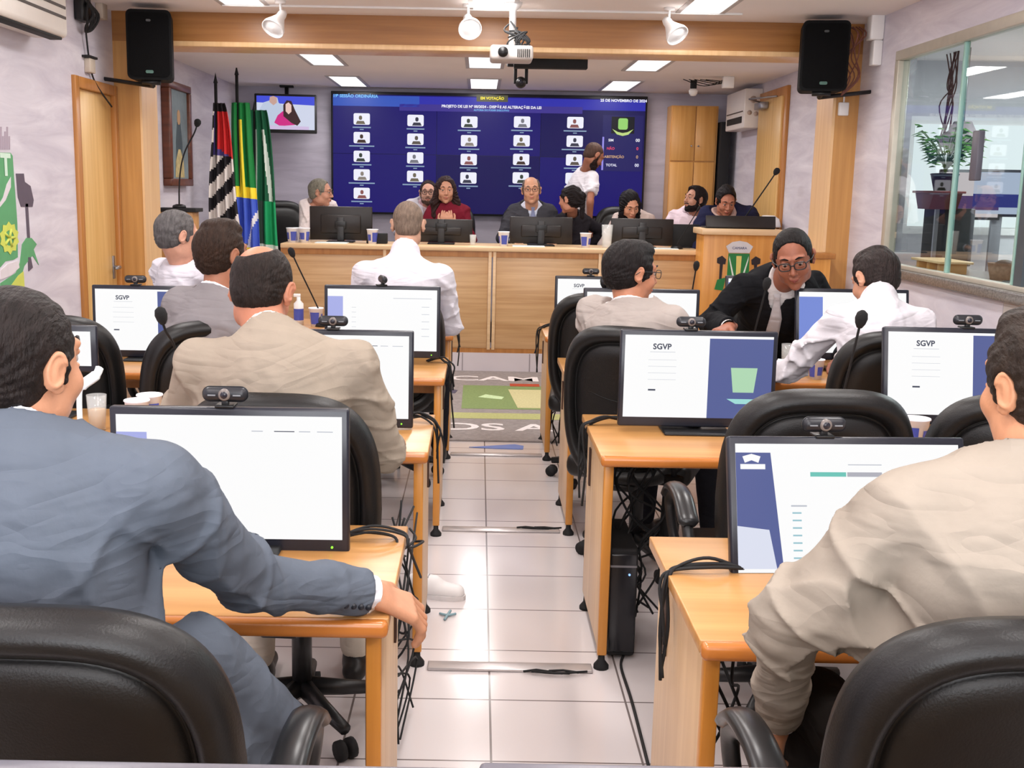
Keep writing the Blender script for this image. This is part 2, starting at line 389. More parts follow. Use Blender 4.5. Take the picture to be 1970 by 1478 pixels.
def person(label, pelvis, yaw=0., lean=12., skin=(196, 142, 112), hair=('short', (40, 32, 28)), top=('shirt', (235, 232, 236)), shirt=(240, 240, 244), tie=None,
           head=(0, 0, 0), neck=0., arms=None, scale=1., res=.008, hres=.004, glasses=None, beard=None, female=False, legs=True, trousers=(30, 30, 36), shoes=(25, 22, 22), head_at=None,
           shoulders=None, seed=1, foot=None, extra=(), drape='', wrk=1., twist=0., bulk=1., standing=False, smile=False, head_s=1., hand_res=.0035, curl=.5, short_sleeve=False, buttons=False, knees=None):
    root = thing('person', label, 'person', tuple(pelvis) if not standing else (pelvis[0], pelvis[1], 0))
    root_o = np.array(root.location)
    B = RZ(yaw); p0 = np.array(pelvis, float) - root_o
    ln = radians(lean); U = B @ A(0, sin(ln), cos(ln)); Rt = RZ(twist) @ B @ A(1, 0, 0); Rt = unit(Rt - U * (Rt @ U)); Fw = np.cross(U, Rt); sc = scale
    BR = np.stack([Rt, Fw, U], 1)     # torso frame
    waist = p0 + U * .17 * sc; chest = p0 + U * .36 * sc; nb = p0 + U * .50 * sc
    if shoulders is not None: shL, shR = (np.array(q, float) - root_o for q in shoulders); nb = (shL + shR) / 2 + U * .035
    else:
        shL = nb - Rt * (.168 if bulk < 1.15 else .18) * sc * (.88 if female else 1) - U * .045 * sc; shR = nb + Rt * (.168 if bulk < 1.15 else .18) * sc * (.88 if female else 1) - U * .045 * sc
    if shoulders is not None: chest = (shL + shR) / 2 - U * .1; waist = (p0 + chest) / 2
    Hy, Hp, Hr = (radians(q) for q in head); RH = B @ RZ(Hy) @ RX(Hp) @ RY(Hr)
    if head_at is not None: hc = np.array(head_at, float) - root_o
    else: hc = nb + unit(U * cos(neck) + B @ A(0, sin(neck), 0)) * .165 * sc
    hs = sc * head_s; T = (RH, hc, hs)
    if shoulders is not None:
        L0 = np.linalg.norm(hc - nb)
        if L0 > .215 * hs: nb = hc + (nb - hc) * .215 * hs / L0
    # ---- arms
    arms = arms or {}
    AR = {}
    for k, sh, sg in (('L', shL, -1), ('R', shR, 1)):
        spec = arms.get(k)
        if spec is None:
            w = p0 + B @ A(sg * .20, .36, .20) * sc if not standing else p0 + B @ A(sg * .24, .04, -.05)
            e, w = ik(sh, w, .29 * sc, .26 * sc, B @ A(sg * .6, -.35, -.8)); hd = B @ A(-sg * .35, 1, -.1) if not standing else A(0, 0, -1.); hu = A(0, 0, 1.) if not standing else B @ A(sg, 0, 0)
        else:
            w = np.array(spec['wrist'], float) - root_o
            if 'elbow' in spec: e = np.array(spec['elbow'], float) - root_o
            else: e, w = ik(sh, w, .29 * sc, .26 * sc, np.array(spec.get('hint', B @ A(sg * .6, -.35, -.8))))
            hd = np.array(spec.get('dir', w - e), float); hu = np.array(spec.get('up', (0, 0, 1)), float)
        AR[k] = (sh, e, w, hd, hu, sg)
    # ---- body (skin): one surface
    ptsall = [p0, hc, shL, shR] + [q for a in AR.values() for q in (a[1], a[2], a[2] + unit(a[3]) * .2)]
    lo = np.min(ptsall, 0) - .2; hi = np.max(ptsall, 0) + .2
    hb = [(hc - .14 * hs, hc + .14 * hs)] + [(a[2] - .0 + np.minimum(unit(a[3]) * .18, 0) - .045, a[2] + np.maximum(unit(a[3]) * .18, 0) + .045) for a in AR.values()]
    fine = [hres] + [hand_res] * 2
    hmin = min(hres, hand_res)
    axs = [axis(lo[q], hi[q], hmin if res < .01 else hres, .03, [(b[0][q], b[1][q]) for b in hb]) for q in range(3)]
    F = Field(*axs)
    u, sb, ears, esub, lids = head_prims(T, female)
    nk = .053 * hs * (.85 if female else 1.) * (bulk ** .5)
    for pr, k in u: F.put(pr, k)
    for pr, k in ears: F.put(pr, k)
    for pr, k in sb + esub: F.put(pr, k, 's')
    for pr, k in lids: F.put(pr, k)
    F.put(cap(nb - U * .02, hc + RH @ A(0, -.022, -.05) * hs, nk * 1.12, nk), .03)
    F.put(cap(nb - U * .06 - Rt * .1 * sc, nb - U * .06 + Rt * .1 * sc, .045 * sc), .03)
    F.put(cap(p0, chest, .10 * sc, .11 * sc, Fw, .8), .02)
    for k, (sh, e, w, hd, hu, sg) in AR.items():
        F.put(cap(sh, e, .04 * sc, .035 * sc), .02); F.put(cap(e, w, .036 * sc, .024 * sc), .015)
        for pr, kk in hand_prims(w, hd, hu, sc * (.92 if female else 1.) * arms.get(k, {}).get('hs', 1.), arms.get(k, {}).get('curl', curl), -sg): F.put(pr, kk)
    nets(F, 'body', skin_mat(skin), root)
    # ---- eyes, brows, lips
    loc = lambda c: Vector(hc + RH @ (A(*c) * hs)); M3 = Matrix(RH.tolist()).to_4x4()
    fr = RH[:, 1]                          # face direction; only build what the camera's side could show
    eb = MB()
    for q in (-1, 1): eb.ball(loc((q * .031, .0815, .011)), .0112 * hs, 10)
    ey = eb.build('eyes', mat('eye_white', srgb(172, 156, 148), .4), root)
    ib = MB()
    for q in (-1, 1): ib.ball(loc((q * .031, .0905, .0088)), .0062 * hs, 8, (1, .6, 1), M3)
    ib.build('iris', mat('iris', srgb(38, 24, 16), .2), ey)
    hcol = hair[1] if hair else (60, 50, 45)
    bb = MB()
    for q in (-1, 1): bb.tube([loc((q * .014, .0985, .036)), loc((q * .030, .0985, .043)), loc((q * .047, .084, .037))], [.0022 * hs, .0042 * hs, .0016 * hs], 6)
    bb.build('eyebrows', hair_mat(tuple(int(v * .8) for v in hcol)), root)
    lb = MB(); sm = .010 if smile else .001
    lb.tube([loc((-.027, .085, -.060 + sm)), loc((-.01, .1025, -.0575)), loc((0, .104, -.0585)), loc((.01, .1025, -.0575)), loc((.027, .085, -.060 + sm))], [.0014 * hs, .0042 * hs, .004 * hs, .0042 * hs, .0014 * hs], 6)
    lb.tube([loc((-.022, .088, -.062 + sm)), loc((0, .1025, -.0665)), loc((.022, .088, -.062 + sm))], [.0014 * hs, .005 * hs, .0014 * hs], 6)
    lb.build('lips', mat('lips_%d' % skin[0], srgb(int(skin[0] * .82), int(skin[1] * .62), int(skin[2] * .66)), .4), root)
    # ---- hair
    if hair:
        st = hair[0]; long_ = st in ('long', 'ponytail', 'bob')
        ext = .34 if long_ else .15
        axs = [axis(hc[q] - (.17 if q < 2 else ext) * hs, hc[q] + .17 * hs, hres, .02, [(hc[q] - (.17 if q < 2 else ext), hc[q] + .17)]) for q in range(3)]
        H = Field(*axs); th = {'short': .010, 'full': .016, 'flat': .007, 'buzz': .0035, 'fringe': .007, 'bald_spot': .008, 'quiff': .013}.get(st, .012)
        E = lambda c, r, Rl=None: ell(hc + RH @ (A(*c) * hs), A(*r) * hs, RH)
        H.put(E((0, -.018, .036), (.076 + th, .098 + th, .086 + th)), .001); H.put(E((0, -.045, -.018), (.064 + th * .7, .062 + th * .7, .062)), .02)
        if st in ('full', 'quiff'): H.put(E((0, .03, .105), (.055, .05, .028)), .03)
        if st == 'quiff': H.put(E((0, -.01, .122), (.05, .075, .022)), .02)
        for q in (-1, 1): H.put(E((q * .073, .020, .004), (.007, .010, .028)), .006)
        # face opening, temples, ears, nape
        H.put(cap(hc + RH @ (A(0, .17, -.03) * hs), hc + RH @ (A(0, .095, .046 if st != 'fringe' else .066) * hs), .09 * hs, (.064 if not female else .056) * hs, RH[:, 0], 1.25 if not female else 1.02), .010, 's')
        H.put(E((0, .115, -.06), (.12, .075, .09)), .01, 's'); H.put(E((0, .06, -.09), (.12, .085, .075)), .015, 's')
        if not long_:
            for q in (-1, 1): H.put(E((q * .09, -.008, -.004), (.026, .024, .036)), .008, 's')
            c0 = hc + RH @ (A(0, -.05, -.062) * hs); H.cut(c0, -RH[:, 2] + .25 * RH[:, 1])
        if st == 'fringe' or st == 'bald_spot':
            H.put(E((0, .012, .115), (.062, .085, .052)) if st == 'fringe' else E((-.018, -.060, .117), (.054, .088, .056)), .012, 's')
            if st == 'fringe': H.put(E((0, .08, .09), (.08, .07, .06)), .02, 's')
        if st == 'long':
            for q in (-1, 1):
                H.put(cap(hc + RH @ (A(q * .072, -.01, .03) * hs), hc + RH @ (A(q * .098, .0, -.12) * hs), .028 * hs, .042 * hs), .03)
                H.put(cap(hc + RH @ (A(q * .098, .0, -.12) * hs), hc + RH @ (A(q * .105, .03, -.25) * hs), .042 * hs, .026 * hs), .03)
            H.put(cap(hc + RH @ (A(0, -.08, 0) * hs), hc + RH @ (A(0, -.09, -.24) * hs), .075 * hs, .06 * hs), .04)
            H.put(E((0, .105, -.03), (.053, .07, .115)), .012, 's')
        if st == 'bob':
            for q in (-1, 1): H.put(cap(hc + RH @ (A(q * .075, .01, .02) * hs), hc + RH @ (A(q * .085, .03, -.12) * hs), .026 * hs, .022 * hs), .02)
            H.put(cap(hc + RH @ (A(0, -.07, 0) * hs), hc + RH @ (A(0, -.08, -.15) * hs), .075 * hs, .06 * hs), .04)
            H.put(E((0, .105, -.03), (.056, .07, .115)), .012, 's')
        if st == 'ponytail':
            H.put(E((.0, -.125, .03), (.036, .034, .038)), .012); H.put(cap(hc + RH @ (A(.0, -.135, .02) * hs), hc + RH @ (A(.0, -.12, -.17) * hs), .03 * hs, .016 * hs), .02)
            for q in (-1, 1): H.put(E((q * .09, -.008, -.004), (.026, .024, .036)), .008, 's')
        rs = np.random.RandomState(seed + 50); ph = rs.uniform(0, 6, 6); am = {'buzz': .0006, 'flat': .0006, 'bald_spot': .0006, 'short': .0009}.get(st, .0011 if not long_ else .0028)
        if st != 'buzz':
            def strand(x, y, z):
                q = (np.stack([x, y, z], 1) - hc) @ RH / hs; a = np.arctan2(q[:, 0], q[:, 2] + .03); b = q[:, 1]
                return am * (np.sin(a * 30 + b * 62 + ph[0]) * .6 + np.sin(a * 9 - b * 55 + 2 * np.sin(q[:, 2] * 40 + ph[1]) + ph[2]) + .6 * np.sin(b * 110 + a * 31 + ph[3]))
            H.disp(strand)
        nets(H, 'hair', hair_mat(hcol), root)
    if beard:
        axs = [axis(hc[q] - .15 * hs, hc[q] + .15 * hs, hres, .02, [(hc[q] - .15, hc[q] + .15)]) for q in range(3)]
        G = Field(*axs); E = lambda c, r: ell(hc + RH @ (A(*c) * hs), A(*r) * hs, RH); g = .007 if beard[0] == 'full' else .004
        G.put(E((0, .028, -.066), (.054 + g, .058 + g, .046 + g)), .001); G.put(E((0, .072, -.1), (.02 + g, .019 + g, .016 + g)), .025)
        for q in (-1, 1): G.put(E((q * .052, .01, -.068), (.014 + g, .03 + g, .026 + g)), .02); G.put(E((q * .066, .018, -.03), (.012, .014, .03)), .012)
        G.put(E((0, .092, -.047), (.030, .014, .007)), .01)
        G.put(E((0, .105, -.062), (.021, .022, .0075)), .005, 's'); G.put(E((0, .08, -.005), (.052, .06, .034)), .012, 's')
        G.cut(hc + RH @ (A(0, -.01, 0) * hs), -RH[:, 1]); nets(G, 'beard', hair_mat(beard[1]), root)
    if glasses:
        gb = MB(); r = .0016 * hs if glasses == 'thin' else .0026 * hs
        for q in (-1, 1):
            ringp = [loc((q * .032 + x, .1125 - abs(q * .032 + x) * .12, .010 + y)) for x, y in rrect(.048, .034, .014, 4)]; gb.tube(ringp + ringp[:2], r, 6, cap=False)
            gb.tube([loc((q * .056, .105, .018)), loc((q * .08, .06, .018)), loc((q * .088, -.01, .014)), loc((q * .088, -.03, 0))], r, 6)
        gb.tube([loc((-.008, .112, .013)), loc((0, .115, .016)), loc((.008, .112, .013))], r, 6)
        gb.build('glasses', mat('glasses_frame', (.02, .02, .022), .3), root)
    # ---- top garment
    kind, tcol = top; jk = kind == 'jacket'; gt = .022 if jk else .012
    ptsall = [p0, nb, shL, shR] + [a[1] for a in AR.values()] + [a[2] for a in AR.values()]
    lo = np.min(ptsall, 0) - .2; hi = np.max(ptsall, 0) + .17; lo[2] -= .05
    G = Field(*[np.arange(lo[q], hi[q], res) for q in range(3)])
    bk = bulk
    def torso(G, g, hem=.13):
        G.put(cap(p0 - U * (hem + .08), waist, .168 * sc * bk + g, .142 * sc * bk + g, Fw, .78), .03)
        G.put(cap(waist, chest, .140 * sc * bk + g, .150 * sc * (bk ** .5) + g, Fw, .74), .04)
        G.put(ell(chest + U * .02, A(.178 if jk else .165, .118, .18) * sc * (bk ** .4) + g, BR), .04)
        G.put(cap(shL + Rt * .03 - U * .014, shR - Rt * .03 - U * .014, .054 * sc + g * .7), .045)
        G.put(cap(nb + U * .015, shL - U * .0, .034 * sc + g * .5, .036 * sc + g * .5), .04); G.put(cap(nb + U * .015, shR, .034 * sc + g * .5, .036 * sc + g * .5), .04)
    torso(G, gt)
    if jk:
        for q in (shL, shR): G.put(cap(nb + U * .005, q + U * .018, .045 * sc, .044 * sc + gt * .5), .03)
    for k, (sh, e, w, hd, hu, sg) in AR.items():
        G.put(cap(sh + (U * .006 if jk else 0), e, .056 * sc + gt * (.85 if jk else .8), .046 * sc + gt * .75), .016 if jk else .025)
        if not short_sleeve:
            we = e + (w - e) * (.97 if jk else .98)
            G.put(cap(e, we, .046 * sc + gt * .7, .034 * sc + gt * .55), .02)
    G.cut(p0 - U * (.10 if jk else .03), -U)
    for k in drape:
        sh, e, sg = AR[k][0], AR[k][1], AR[k][5]; G.put(cap(sh * .4 + e * .6 - U * .02, waist + Rt * sg * .11 * bk + U * .03, .055, .06), .04)
    for a_, b_, ra_, rb_ in extra: G.put(cap(np.array(a_) - root_o, np.array(b_) - root_o, ra_, rb_), .03)
    cs = [(q, .12, .9) for a in AR.values() for q in (a[1],)] + [((a[0] + a[1]) / 2, .12, .5) for a in AR.values()] + [(shL - U * .09, .10, .7), (shR - U * .09, .10, .7), (waist, .16, .4)]
    G.disp(wrinkles(seed, (.030 if jk else .034) * wrk, cs))
    for k, (sh, e, w, hd, hu, sg) in AR.items():
        ax = unit(e - sh) if short_sleeve else unit(w - e); c0 = (sh * .35 + e * .65) if short_sleeve else w - ax * (.012 if jk else .002)
        X, Y, Z = G.pts((slice(None),) * 3)
        near = np.sqrt((X - c0[0]) ** 2 + (Y - c0[1]) ** 2 + (Z - c0[2]) ** 2) < (.13 if not short_sleeve else .3)
        pl = (X - c0[0]) * ax[0] + (Y - c0[1]) * ax[1] + (Z - c0[2]) * ax[2]
        if short_sleeve: near = near & (pl < .3) & ((((X - nb[0]) * Rt[0] + (Y - nb[1]) * Rt[1] + (Z - nb[2]) * Rt[2]) * sg) > .12)
        G.D = np.where(near, np.maximum(G.D, pl), G.D).astype(np.float32)
    NK = unit(hc + RH @ A(0, -.022, -.06) - nb); Rn = np.stack([unit(Rt - NK * (Rt @ NK)), np.cross(NK, unit(Rt - NK * (Rt @ NK))), NK], 1)
    cr = nk * 1.12
    front = Rn @ RX(.38)
    Ln = float(np.linalg.norm(hc - nb)); ch = max(.03, Ln - (.150 if kind != 'shirt' else .135) * hs); cn = unit(NK - Rn[:, 1] * -.55)
    def collar(Fd, r0, r1, top):
        Fd.put(cap(nb - NK * .01, nb + NK * (ch + .05), r0 + .012, r1), .022)
        c0 = nb + NK * (ch + top); X, Y, Z = Fd.pts((slice(None),) * 3)
        pl = (X - c0[0]) * cn[0] + (Y - c0[1]) * cn[1] + (Z - c0[2]) * cn[2]; ax_ = (X - c0[0]) * NK[0] + (Y - c0[1]) * NK[1] + (Z - c0[2]) * NK[2]
        rad = np.sqrt(np.maximum((X - c0[0]) ** 2 + (Y - c0[1]) ** 2 + (Z - c0[2]) ** 2 - ax_ ** 2, 0))
        Fd.D = np.where((rad < r0 + .022) & (ax_ > -.05), np.maximum(Fd.D, pl), Fd.D).astype(np.float32)
    if jk:
        collar(G, cr + .020, cr + .016, .0)
        vt = waist + Fw * .17 * sc + U * .03
        G.put(cap(nb + Fw * .085 * sc - U * .005, vt, .060 * sc, .006, Rt, .85), .004, 's')
        G.put(cap(nb + NK * .02, nb + NK * .2, cr - .002, cr + .0), .003, 's')
    elif kind == 'shirt':
        collar(G, cr + .012, cr + .013, .0); G.put(ring(nb + NK * (ch - .022), front, cr + .014, cr + .012, .004, 3.2), .004); G.put(cap(nb + NK * .03, nb + NK * .2, cr - .010, cr - .010), .002, 's')
    else:
        G.put(cap(nb + U * .0, nb + NK * .2, cr + .002, cr + .03), .004, 's')
    nets(G, smooth=1, name={'jacket': 'jacket', 'shirt': 'shirt', 'tshirt': 'tshirt', 'blouse': 'blouse'}[kind], m=cloth_mat('cloth_%s_%d_%d_%d' % ((kind,) + tuple(tcol)), tcol, 900 if jk else 1400), parent=root)
    if jk:
        S = Field(*[np.arange(q0, q1, .0042 if res < .0085 else .008) for q0, q1 in zip(np.minimum(np.minimum(shL, shR), waist) - .1, np.maximum(np.maximum(shL, shR), nb) + .16)])
        torso(S, -.006); collar(S, cr + .004, cr + .009, .012); S.put(cap(nb + NK * .03, nb + NK * .2, cr - .010, cr - .010), .002, 's'); S.cut(waist - U * .05, -U)
        sh_ = nets(S, 'shirt', cloth_mat('cloth_shirt_%d_%d_%d' % tuple(shirt), shirt, 1400), root, 3)
        for k, (sh, e, w, hd, hu, sg) in AR.items():
            cb = MB(); ax = unit(w - e); cb.tube([w - ax * .05, w + ax * .008], [.037 * sc, .035 * sc], 18, cap=False)
            cb.build('shirt_cuff', cloth_mat('cloth_shirt_%d_%d_%d' % tuple(shirt), shirt, 1400), root)
        if tie:
            tb = MB(); top_ = nb + Fw * .118 * sc + U * .0; mid = chest + Fw * (.156 * sc) + U * .03; bot = waist + Fw * .175 * sc
            tb.tube([top_ + U * .012, top_ - U * .012, top_ * .8 + mid * .2 - U * .01, mid, bot], [.020, .015, .016, .030, .042], 10, sq=.25, up=tuple(Fw)); tb.build('tie', cloth_mat('tie_%d_%d_%d' % tuple(tie), tie), root)
    if buttons:
        bb2 = MB(); sh, e, w, hd, hu, sg = AR['R']; ax = unit(w - e); vd = unit(np.cross(ax, A(0, 0, 1))); vd = vd if vd[1] < 0 else -vd
        dd = unit(vd * .8 + A(0, 0, -.35)); r_ = .034 * sc + gt * .55
        for k in range(4): c = w - ax * (.028 + .017 * k) + dd * (r_ + .003); bb2.ball(c, .0065, 8, (1, .5, 1))
        bb2.build('cuff_buttons', mat('dark_button', srgb(30, 32, 40), .4), root)
    # ---- legs
    if legs:
        hipL, hipR = p0 - Rt * .09 * sc - U * .03, p0 + Rt * .09 * sc - U * .03
        gz = -root_o[2]; LG = []
        for i, (hp, sg) in enumerate(((hipL, -1), (hipR, 1))):
            if standing: kn = hp + B @ A(0, .03, 0) * sc + A(0, 0, -.42 * sc); an = A(hp[0], hp[1], legs if not isinstance(legs, bool) else 0) + A(0, 0, .08)
            else:
                kn = hp + B @ A(sg * .06, .42, .0) * sc; an = kn + B @ A(0, .03 + .05 * sg, 0); an[2] = gz + .09
            if foot and foot.get('LR'[i]) is not None: an = np.array(foot['LR'[i]], float) - root_o; kn, an = ik(hp, an, .44 * sc, .44 * sc, B @ A(sg * .3, .5, 1))
            LG.append((hp, kn, an))
        pa = np.array([q for l in LG for q in l]); lo = pa.min(0) - .16; hi = pa.max(0) + .16
        r2 = .014; K = Field(*[np.arange(lo[q], hi[q], r2) for q in range(3)])
        K.put(cap(hipL, hipR, .09 * sc * bk), .03)
        for hp, kn, an in LG: K.put(cap(hp, kn, .083 * sc, .068 * sc), .03); K.put(cap(kn, an + A(0, 0, .02), .070 * sc, .052 * sc), .03)
        K.disp(wrinkles(seed + 9, .012, [(l[1], .12, .8) for l in LG])); K.cut((0, 0, min(l[2][2] for l in LG) - .03), (0, 0, -1))
        nets(K, 'trousers', cloth_mat('trousers_%d_%d_%d' % tuple(trousers), trousers), root, 1)
        for hp, kn, an in LG:
            fd = B @ A(0, 1, 0); fl = an.copy(); fl[2] = an[2] - .055
            axs = [np.arange(an[q] - .3, an[q] + .3, .008) for q in range(2)] + [np.arange(an[2] - .12, an[2] + .1, .008)]
            Z_ = Field(*axs); Z_.put(cap(fl - fd * .04, fl + fd * .15, .040, .036, (0, 0, 1), .9), .02); Z_.put(cap(an + A(0, 0, .02), fl + fd * .03, .045, .04), .03); Z_.cut((0, 0, an[2] - .088), (0, 0, -1))
            nets(Z_, 'shoe', mat('shoe_%d' % shoes[0], srgb(*shoes), .45), root, 1)
    return root
# ------------------------------------------------------------------ the room
def wall_mat(name, base, streak, rough=.55):
    m = bpy.data.materials.new(name); m.use_nodes = True; N = m.node_tree.nodes; Lk = m.node_tree.links; b = N['Principled BSDF']
    tc = N.new('ShaderNodeTexCoord'); mp = N.new('ShaderNodeMapping'); mp.inputs['Rotation'].default_value = (.75, .75, .0); mp.inputs['Scale'].default_value = (.55, .55, 3.2)
    Lk.new(tc.outputs['Object'], mp.inputs[0]); n = N.new('ShaderNodeTexNoise'); n.inputs['Scale'].default_value = 2.2; n.inputs['Detail'].default_value = 6; n.inputs['Roughness'].default_value = .62; n.inputs['Distortion'].default_value = .7
    Lk.new(mp.outputs[0], n.inputs['Vector']); r = N.new('ShaderNodeValToRGB'); r.color_ramp.elements[0].position = .34; r.color_ramp.elements[1].position = .68
    r.color_ramp.elements[0].color = (*base, 1); r.color_ramp.elements[1].color = (*streak, 1); Lk.new(n.outputs['Fac'], r.inputs[0]); Lk.new(r.outputs[0], b.inputs['Base Color'])
    b.inputs['Roughness'].default_value = rough; MATS[name] = m; return m
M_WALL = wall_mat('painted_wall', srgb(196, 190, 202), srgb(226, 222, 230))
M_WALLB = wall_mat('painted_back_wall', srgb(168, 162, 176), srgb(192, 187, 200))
M_CEIL = mat('ceiling_paint', srgb(244, 238, 236), .8, var=.015, scale=3)

def wood(name, lo, hi, axis_=2, scale=1., rough=.35, fine=26.):
    m = bpy.data.materials.new(name); m.use_nodes = True; N = m.node_tree.nodes; Lk = m.node_tree.links; b = N['Principled BSDF']
    tc = N.new('ShaderNodeTexCoord'); mp = N.new('ShaderNodeMapping'); sc = [fine * scale] * 3; sc[axis_] = 1.1 * scale; mp.inputs['Scale'].default_value = sc
    Lk.new(tc.outputs['Object'], mp.inputs[0]); n = N.new('ShaderNodeTexNoise'); n.inputs['Scale'].default_value = 1.0; n.inputs['Detail'].default_value = 5; n.inputs['Roughness'].default_value = .55; n.inputs['Distortion'].default_value = .35
    Lk.new(mp.outputs[0], n.inputs['Vector']); r = N.new('ShaderNodeValToRGB'); r.color_ramp.elements[0].position = .3; r.color_ramp.elements[1].position = .7
    r.color_ramp.elements[0].color = (*srgb(*lo), 1); r.color_ramp.elements[1].color = (*srgb(*hi), 1); Lk.new(n.outputs['Fac'], r.inputs[0]); Lk.new(r.outputs[0], b.inputs['Base Color'])
    b.inputs['Roughness'].default_value = rough; MATS[name] = m; return m
W_BEAM = wood('beam_wood', (142, 92, 42), (168, 114, 58), 0)
W_POST = wood('post_wood', (182, 130, 70), (204, 152, 88), 2)
W_POSTL = wood('post_edge_wood', (222, 180, 130), (236, 198, 150), 2)
W_DOOR = wood('door_wood', (208, 164, 96), (228, 188, 124), 2)
W_FRAME = wood('door_frame_wood', (168, 110, 52), (190, 130, 68), 2)
W_DAIS = wood('dais_wood', (186, 144, 98), (214, 176, 130), 0, fine=30.)
W_DAISTOP = wood('dais_top_wood', (218, 182, 138), (234, 202, 160), 0)
W_DESK = wood('desk_top_wood', (182, 130, 74), (204, 152, 94), 0, rough=.28)
W_EDGE = wood('desk_edge_wood', (176, 104, 44), (196, 122, 56), 0, rough=.25)
W_SIDE = wood('desk_side_wood', (200, 166, 128), (220, 188, 150), 2, rough=.4)
W_LEG = wood('desk_leg_edge_wood', (190, 124, 48), (210, 144, 64), 2)
W_PANEL = wood('cabinet_wood', (196, 138, 66), (216, 160, 88), 2)
W_LECT = wood('lectern_wood', (206, 140, 62), (226, 162, 84), 2)
W_DARK = wood('dark_wood', (84, 44, 28), (112, 60, 38), 0)
BLACK = mat('black_plastic', (.012, .012, .013), .38, var=.1)
MATTE = mat('matte_black', (.010, .010, .011), .75, var=.1)
GREYM = mat('grey_metal', srgb(150, 150, 155), .35, metal=.8)
CHROME = mat('chrome', srgb(205, 205, 210), .15, metal=1.)
WHITE = mat('white_plastic', srgb(236, 234, 232), .35, var=.02)
WHITEM = mat('white_enamel', srgb(240, 238, 236), .3, var=.02)

def struct(name, mb, m, parent=None):
    o = mb.build(name, m, parent)
    if parent is None: o['kind'] = 'structure'
    return o

# floor: pale glossy tiles, joints every .43 m
fm = bpy.data.materials.new('floor_tiles'); fm.use_nodes = True; N = fm.node_tree.nodes; Lk = fm.node_tree.links; b = N['Principled BSDF']
tc = N.new('ShaderNodeTexCoord'); mp = N.new('ShaderNodeMapping'); mp.inputs['Location'].default_value = (-.063, -.235, 0); Lk.new(tc.outputs['Object'], mp.inputs[0])
bk = N.new('ShaderNodeTexBrick'); bk.offset = 0; bk.squash = 1; bk.inputs['Scale'].default_value = 1; bk.inputs['Brick Width'].default_value = .43; bk.inputs['Row Height'].default_value = .385
bk.inputs['Mortar Size'].default_value = .0035; bk.inputs['Mortar Smooth'].default_value = .1; bk.inputs['Color1'].default_value = (*srgb(222, 214, 214), 1); bk.inputs['Color2'].default_value = (*srgb(215, 207, 207), 1); bk.inputs['Mortar'].default_value = (*srgb(120, 110, 108), 1)
Lk.new(mp.outputs[0], bk.inputs['Vector']); n = N.new('ShaderNodeTexNoise'); n.inputs['Scale'].default_value = 5; n.inputs['Detail'].default_value = 6
mx = N.new('ShaderNodeMix'); mx.data_type = 'RGBA'; mx.blend_type = 'MULTIPLY'; mx.inputs[0].default_value = .22; Lk.new(bk.outputs['Color'], mx.inputs[6]); Lk.new(n.outputs['Fac'], mx.inputs[7])
Lk.new(mx.outputs[2], b.inputs['Base Color']); b.inputs['Roughness'].default_value = .16
n2 = N.new('ShaderNodeTexNoise'); n2.inputs['Scale'].default_value = 9; bp = N.new('ShaderNodeBump'); bp.inputs['Strength'].default_value = .12; bp.inputs['Distance'].default_value = .01; Lk.new(n2.outputs['Fac'], bp.inputs['Height']); Lk.new(bp.outputs[0], b.inputs['Normal'])
struct('floor', MB().box(WL - .2, 5.6, -2.2, 12.3, -.1, 0), fm)

BEAM_Y = 8.0; BACK = 12.06
struct('ceiling', MB().box(WL - .2, WR + .2, -2.2, BEAM_Y + .1, FRONT_Z, FRONT_Z + .1), M_CEIL)
struct('ceiling_rear', MB().box(WL - .2, WR + .2, BEAM_Y + .3, BACK + .2, REAR_Z, REAR_Z + .1), M_CEIL)
# left wall, with the doorway cut out
lw = MB(); lw.box(WL - .15, WL, -2.2, 7.2, 0, FRONT_Z); lw.box(WL - .15, WL, 8.0, BACK, 0, FRONT_Z); lw.box(WL - .15, WL, 7.2, 8.0, 2.2, FRONT_Z)
struct('wall_left', lw, M_WALL)
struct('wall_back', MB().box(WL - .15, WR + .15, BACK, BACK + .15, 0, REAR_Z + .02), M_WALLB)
rw = MB(); rw.box(WR, WR + .12, 7.32, BACK, 0, FRONT_Z); rw.box(WR, WR + .12, -2.2, 7.32, 2.49, FRONT_Z); rw.box(WR, WR + .12, 5.58, 7.32, 0, 1.09)
struct('wall_right', rw, M_WALL)
struct('wall_right_lower', MB().box(WR, WR + .12, -2.2, 5.575, 0, 1.09), mat('cream_paint', srgb(206, 200, 196), .6, var=.03))
w4 = thing('added_fill_window', None, None); w4['kind'] = 'structure'; MB().box(-1.85, 1.85, -2.2, -2.15, .95, 2.5).build('window_frame', WHITE, w4); MB().box(-1.75, 1.75, -2.15, -2.14, 1.05, 2.4).build('pane', glow('daylight_and_fill_pane', (1., 1., 1.), 1.2), w4)  # added unseen window behind the camera, its glowing pane goes with the fill
struct('wall_rear', MB().box(WL - .15, 5.6, -2.35, -2.2, 0, FRONT_Z), M_WALL)
# beam and the two wooden posts carrying it
bm_ = MB(); bm_.box(WL, WR, BEAM_Y, BEAM_Y + .34, 2.55, FRONT_Z); struct('beam', bm_, W_BEAM)
struct('trim_1', MB().box(WL + .2, WR - .18, BEAM_Y - .012, BEAM_Y + .36, 2.522, 2.556, .004), W_POSTL)
for i, (x0, x1, e0, e1) in enumerate(((WL, -2.37, -2.375, -2.36), (2.465, WR, 2.45, 2.47))):
    o = struct('pillar_%s' % ('left', 'right')[i], MB().box(x0, x1, BEAM_Y, BEAM_Y + .38, 0, 2.55), W_POST)
    struct('edge_panel', MB().box(e0, e1, BEAM_Y - .002, BEAM_Y + .38, 0, 2.55), W_POSTL, o)
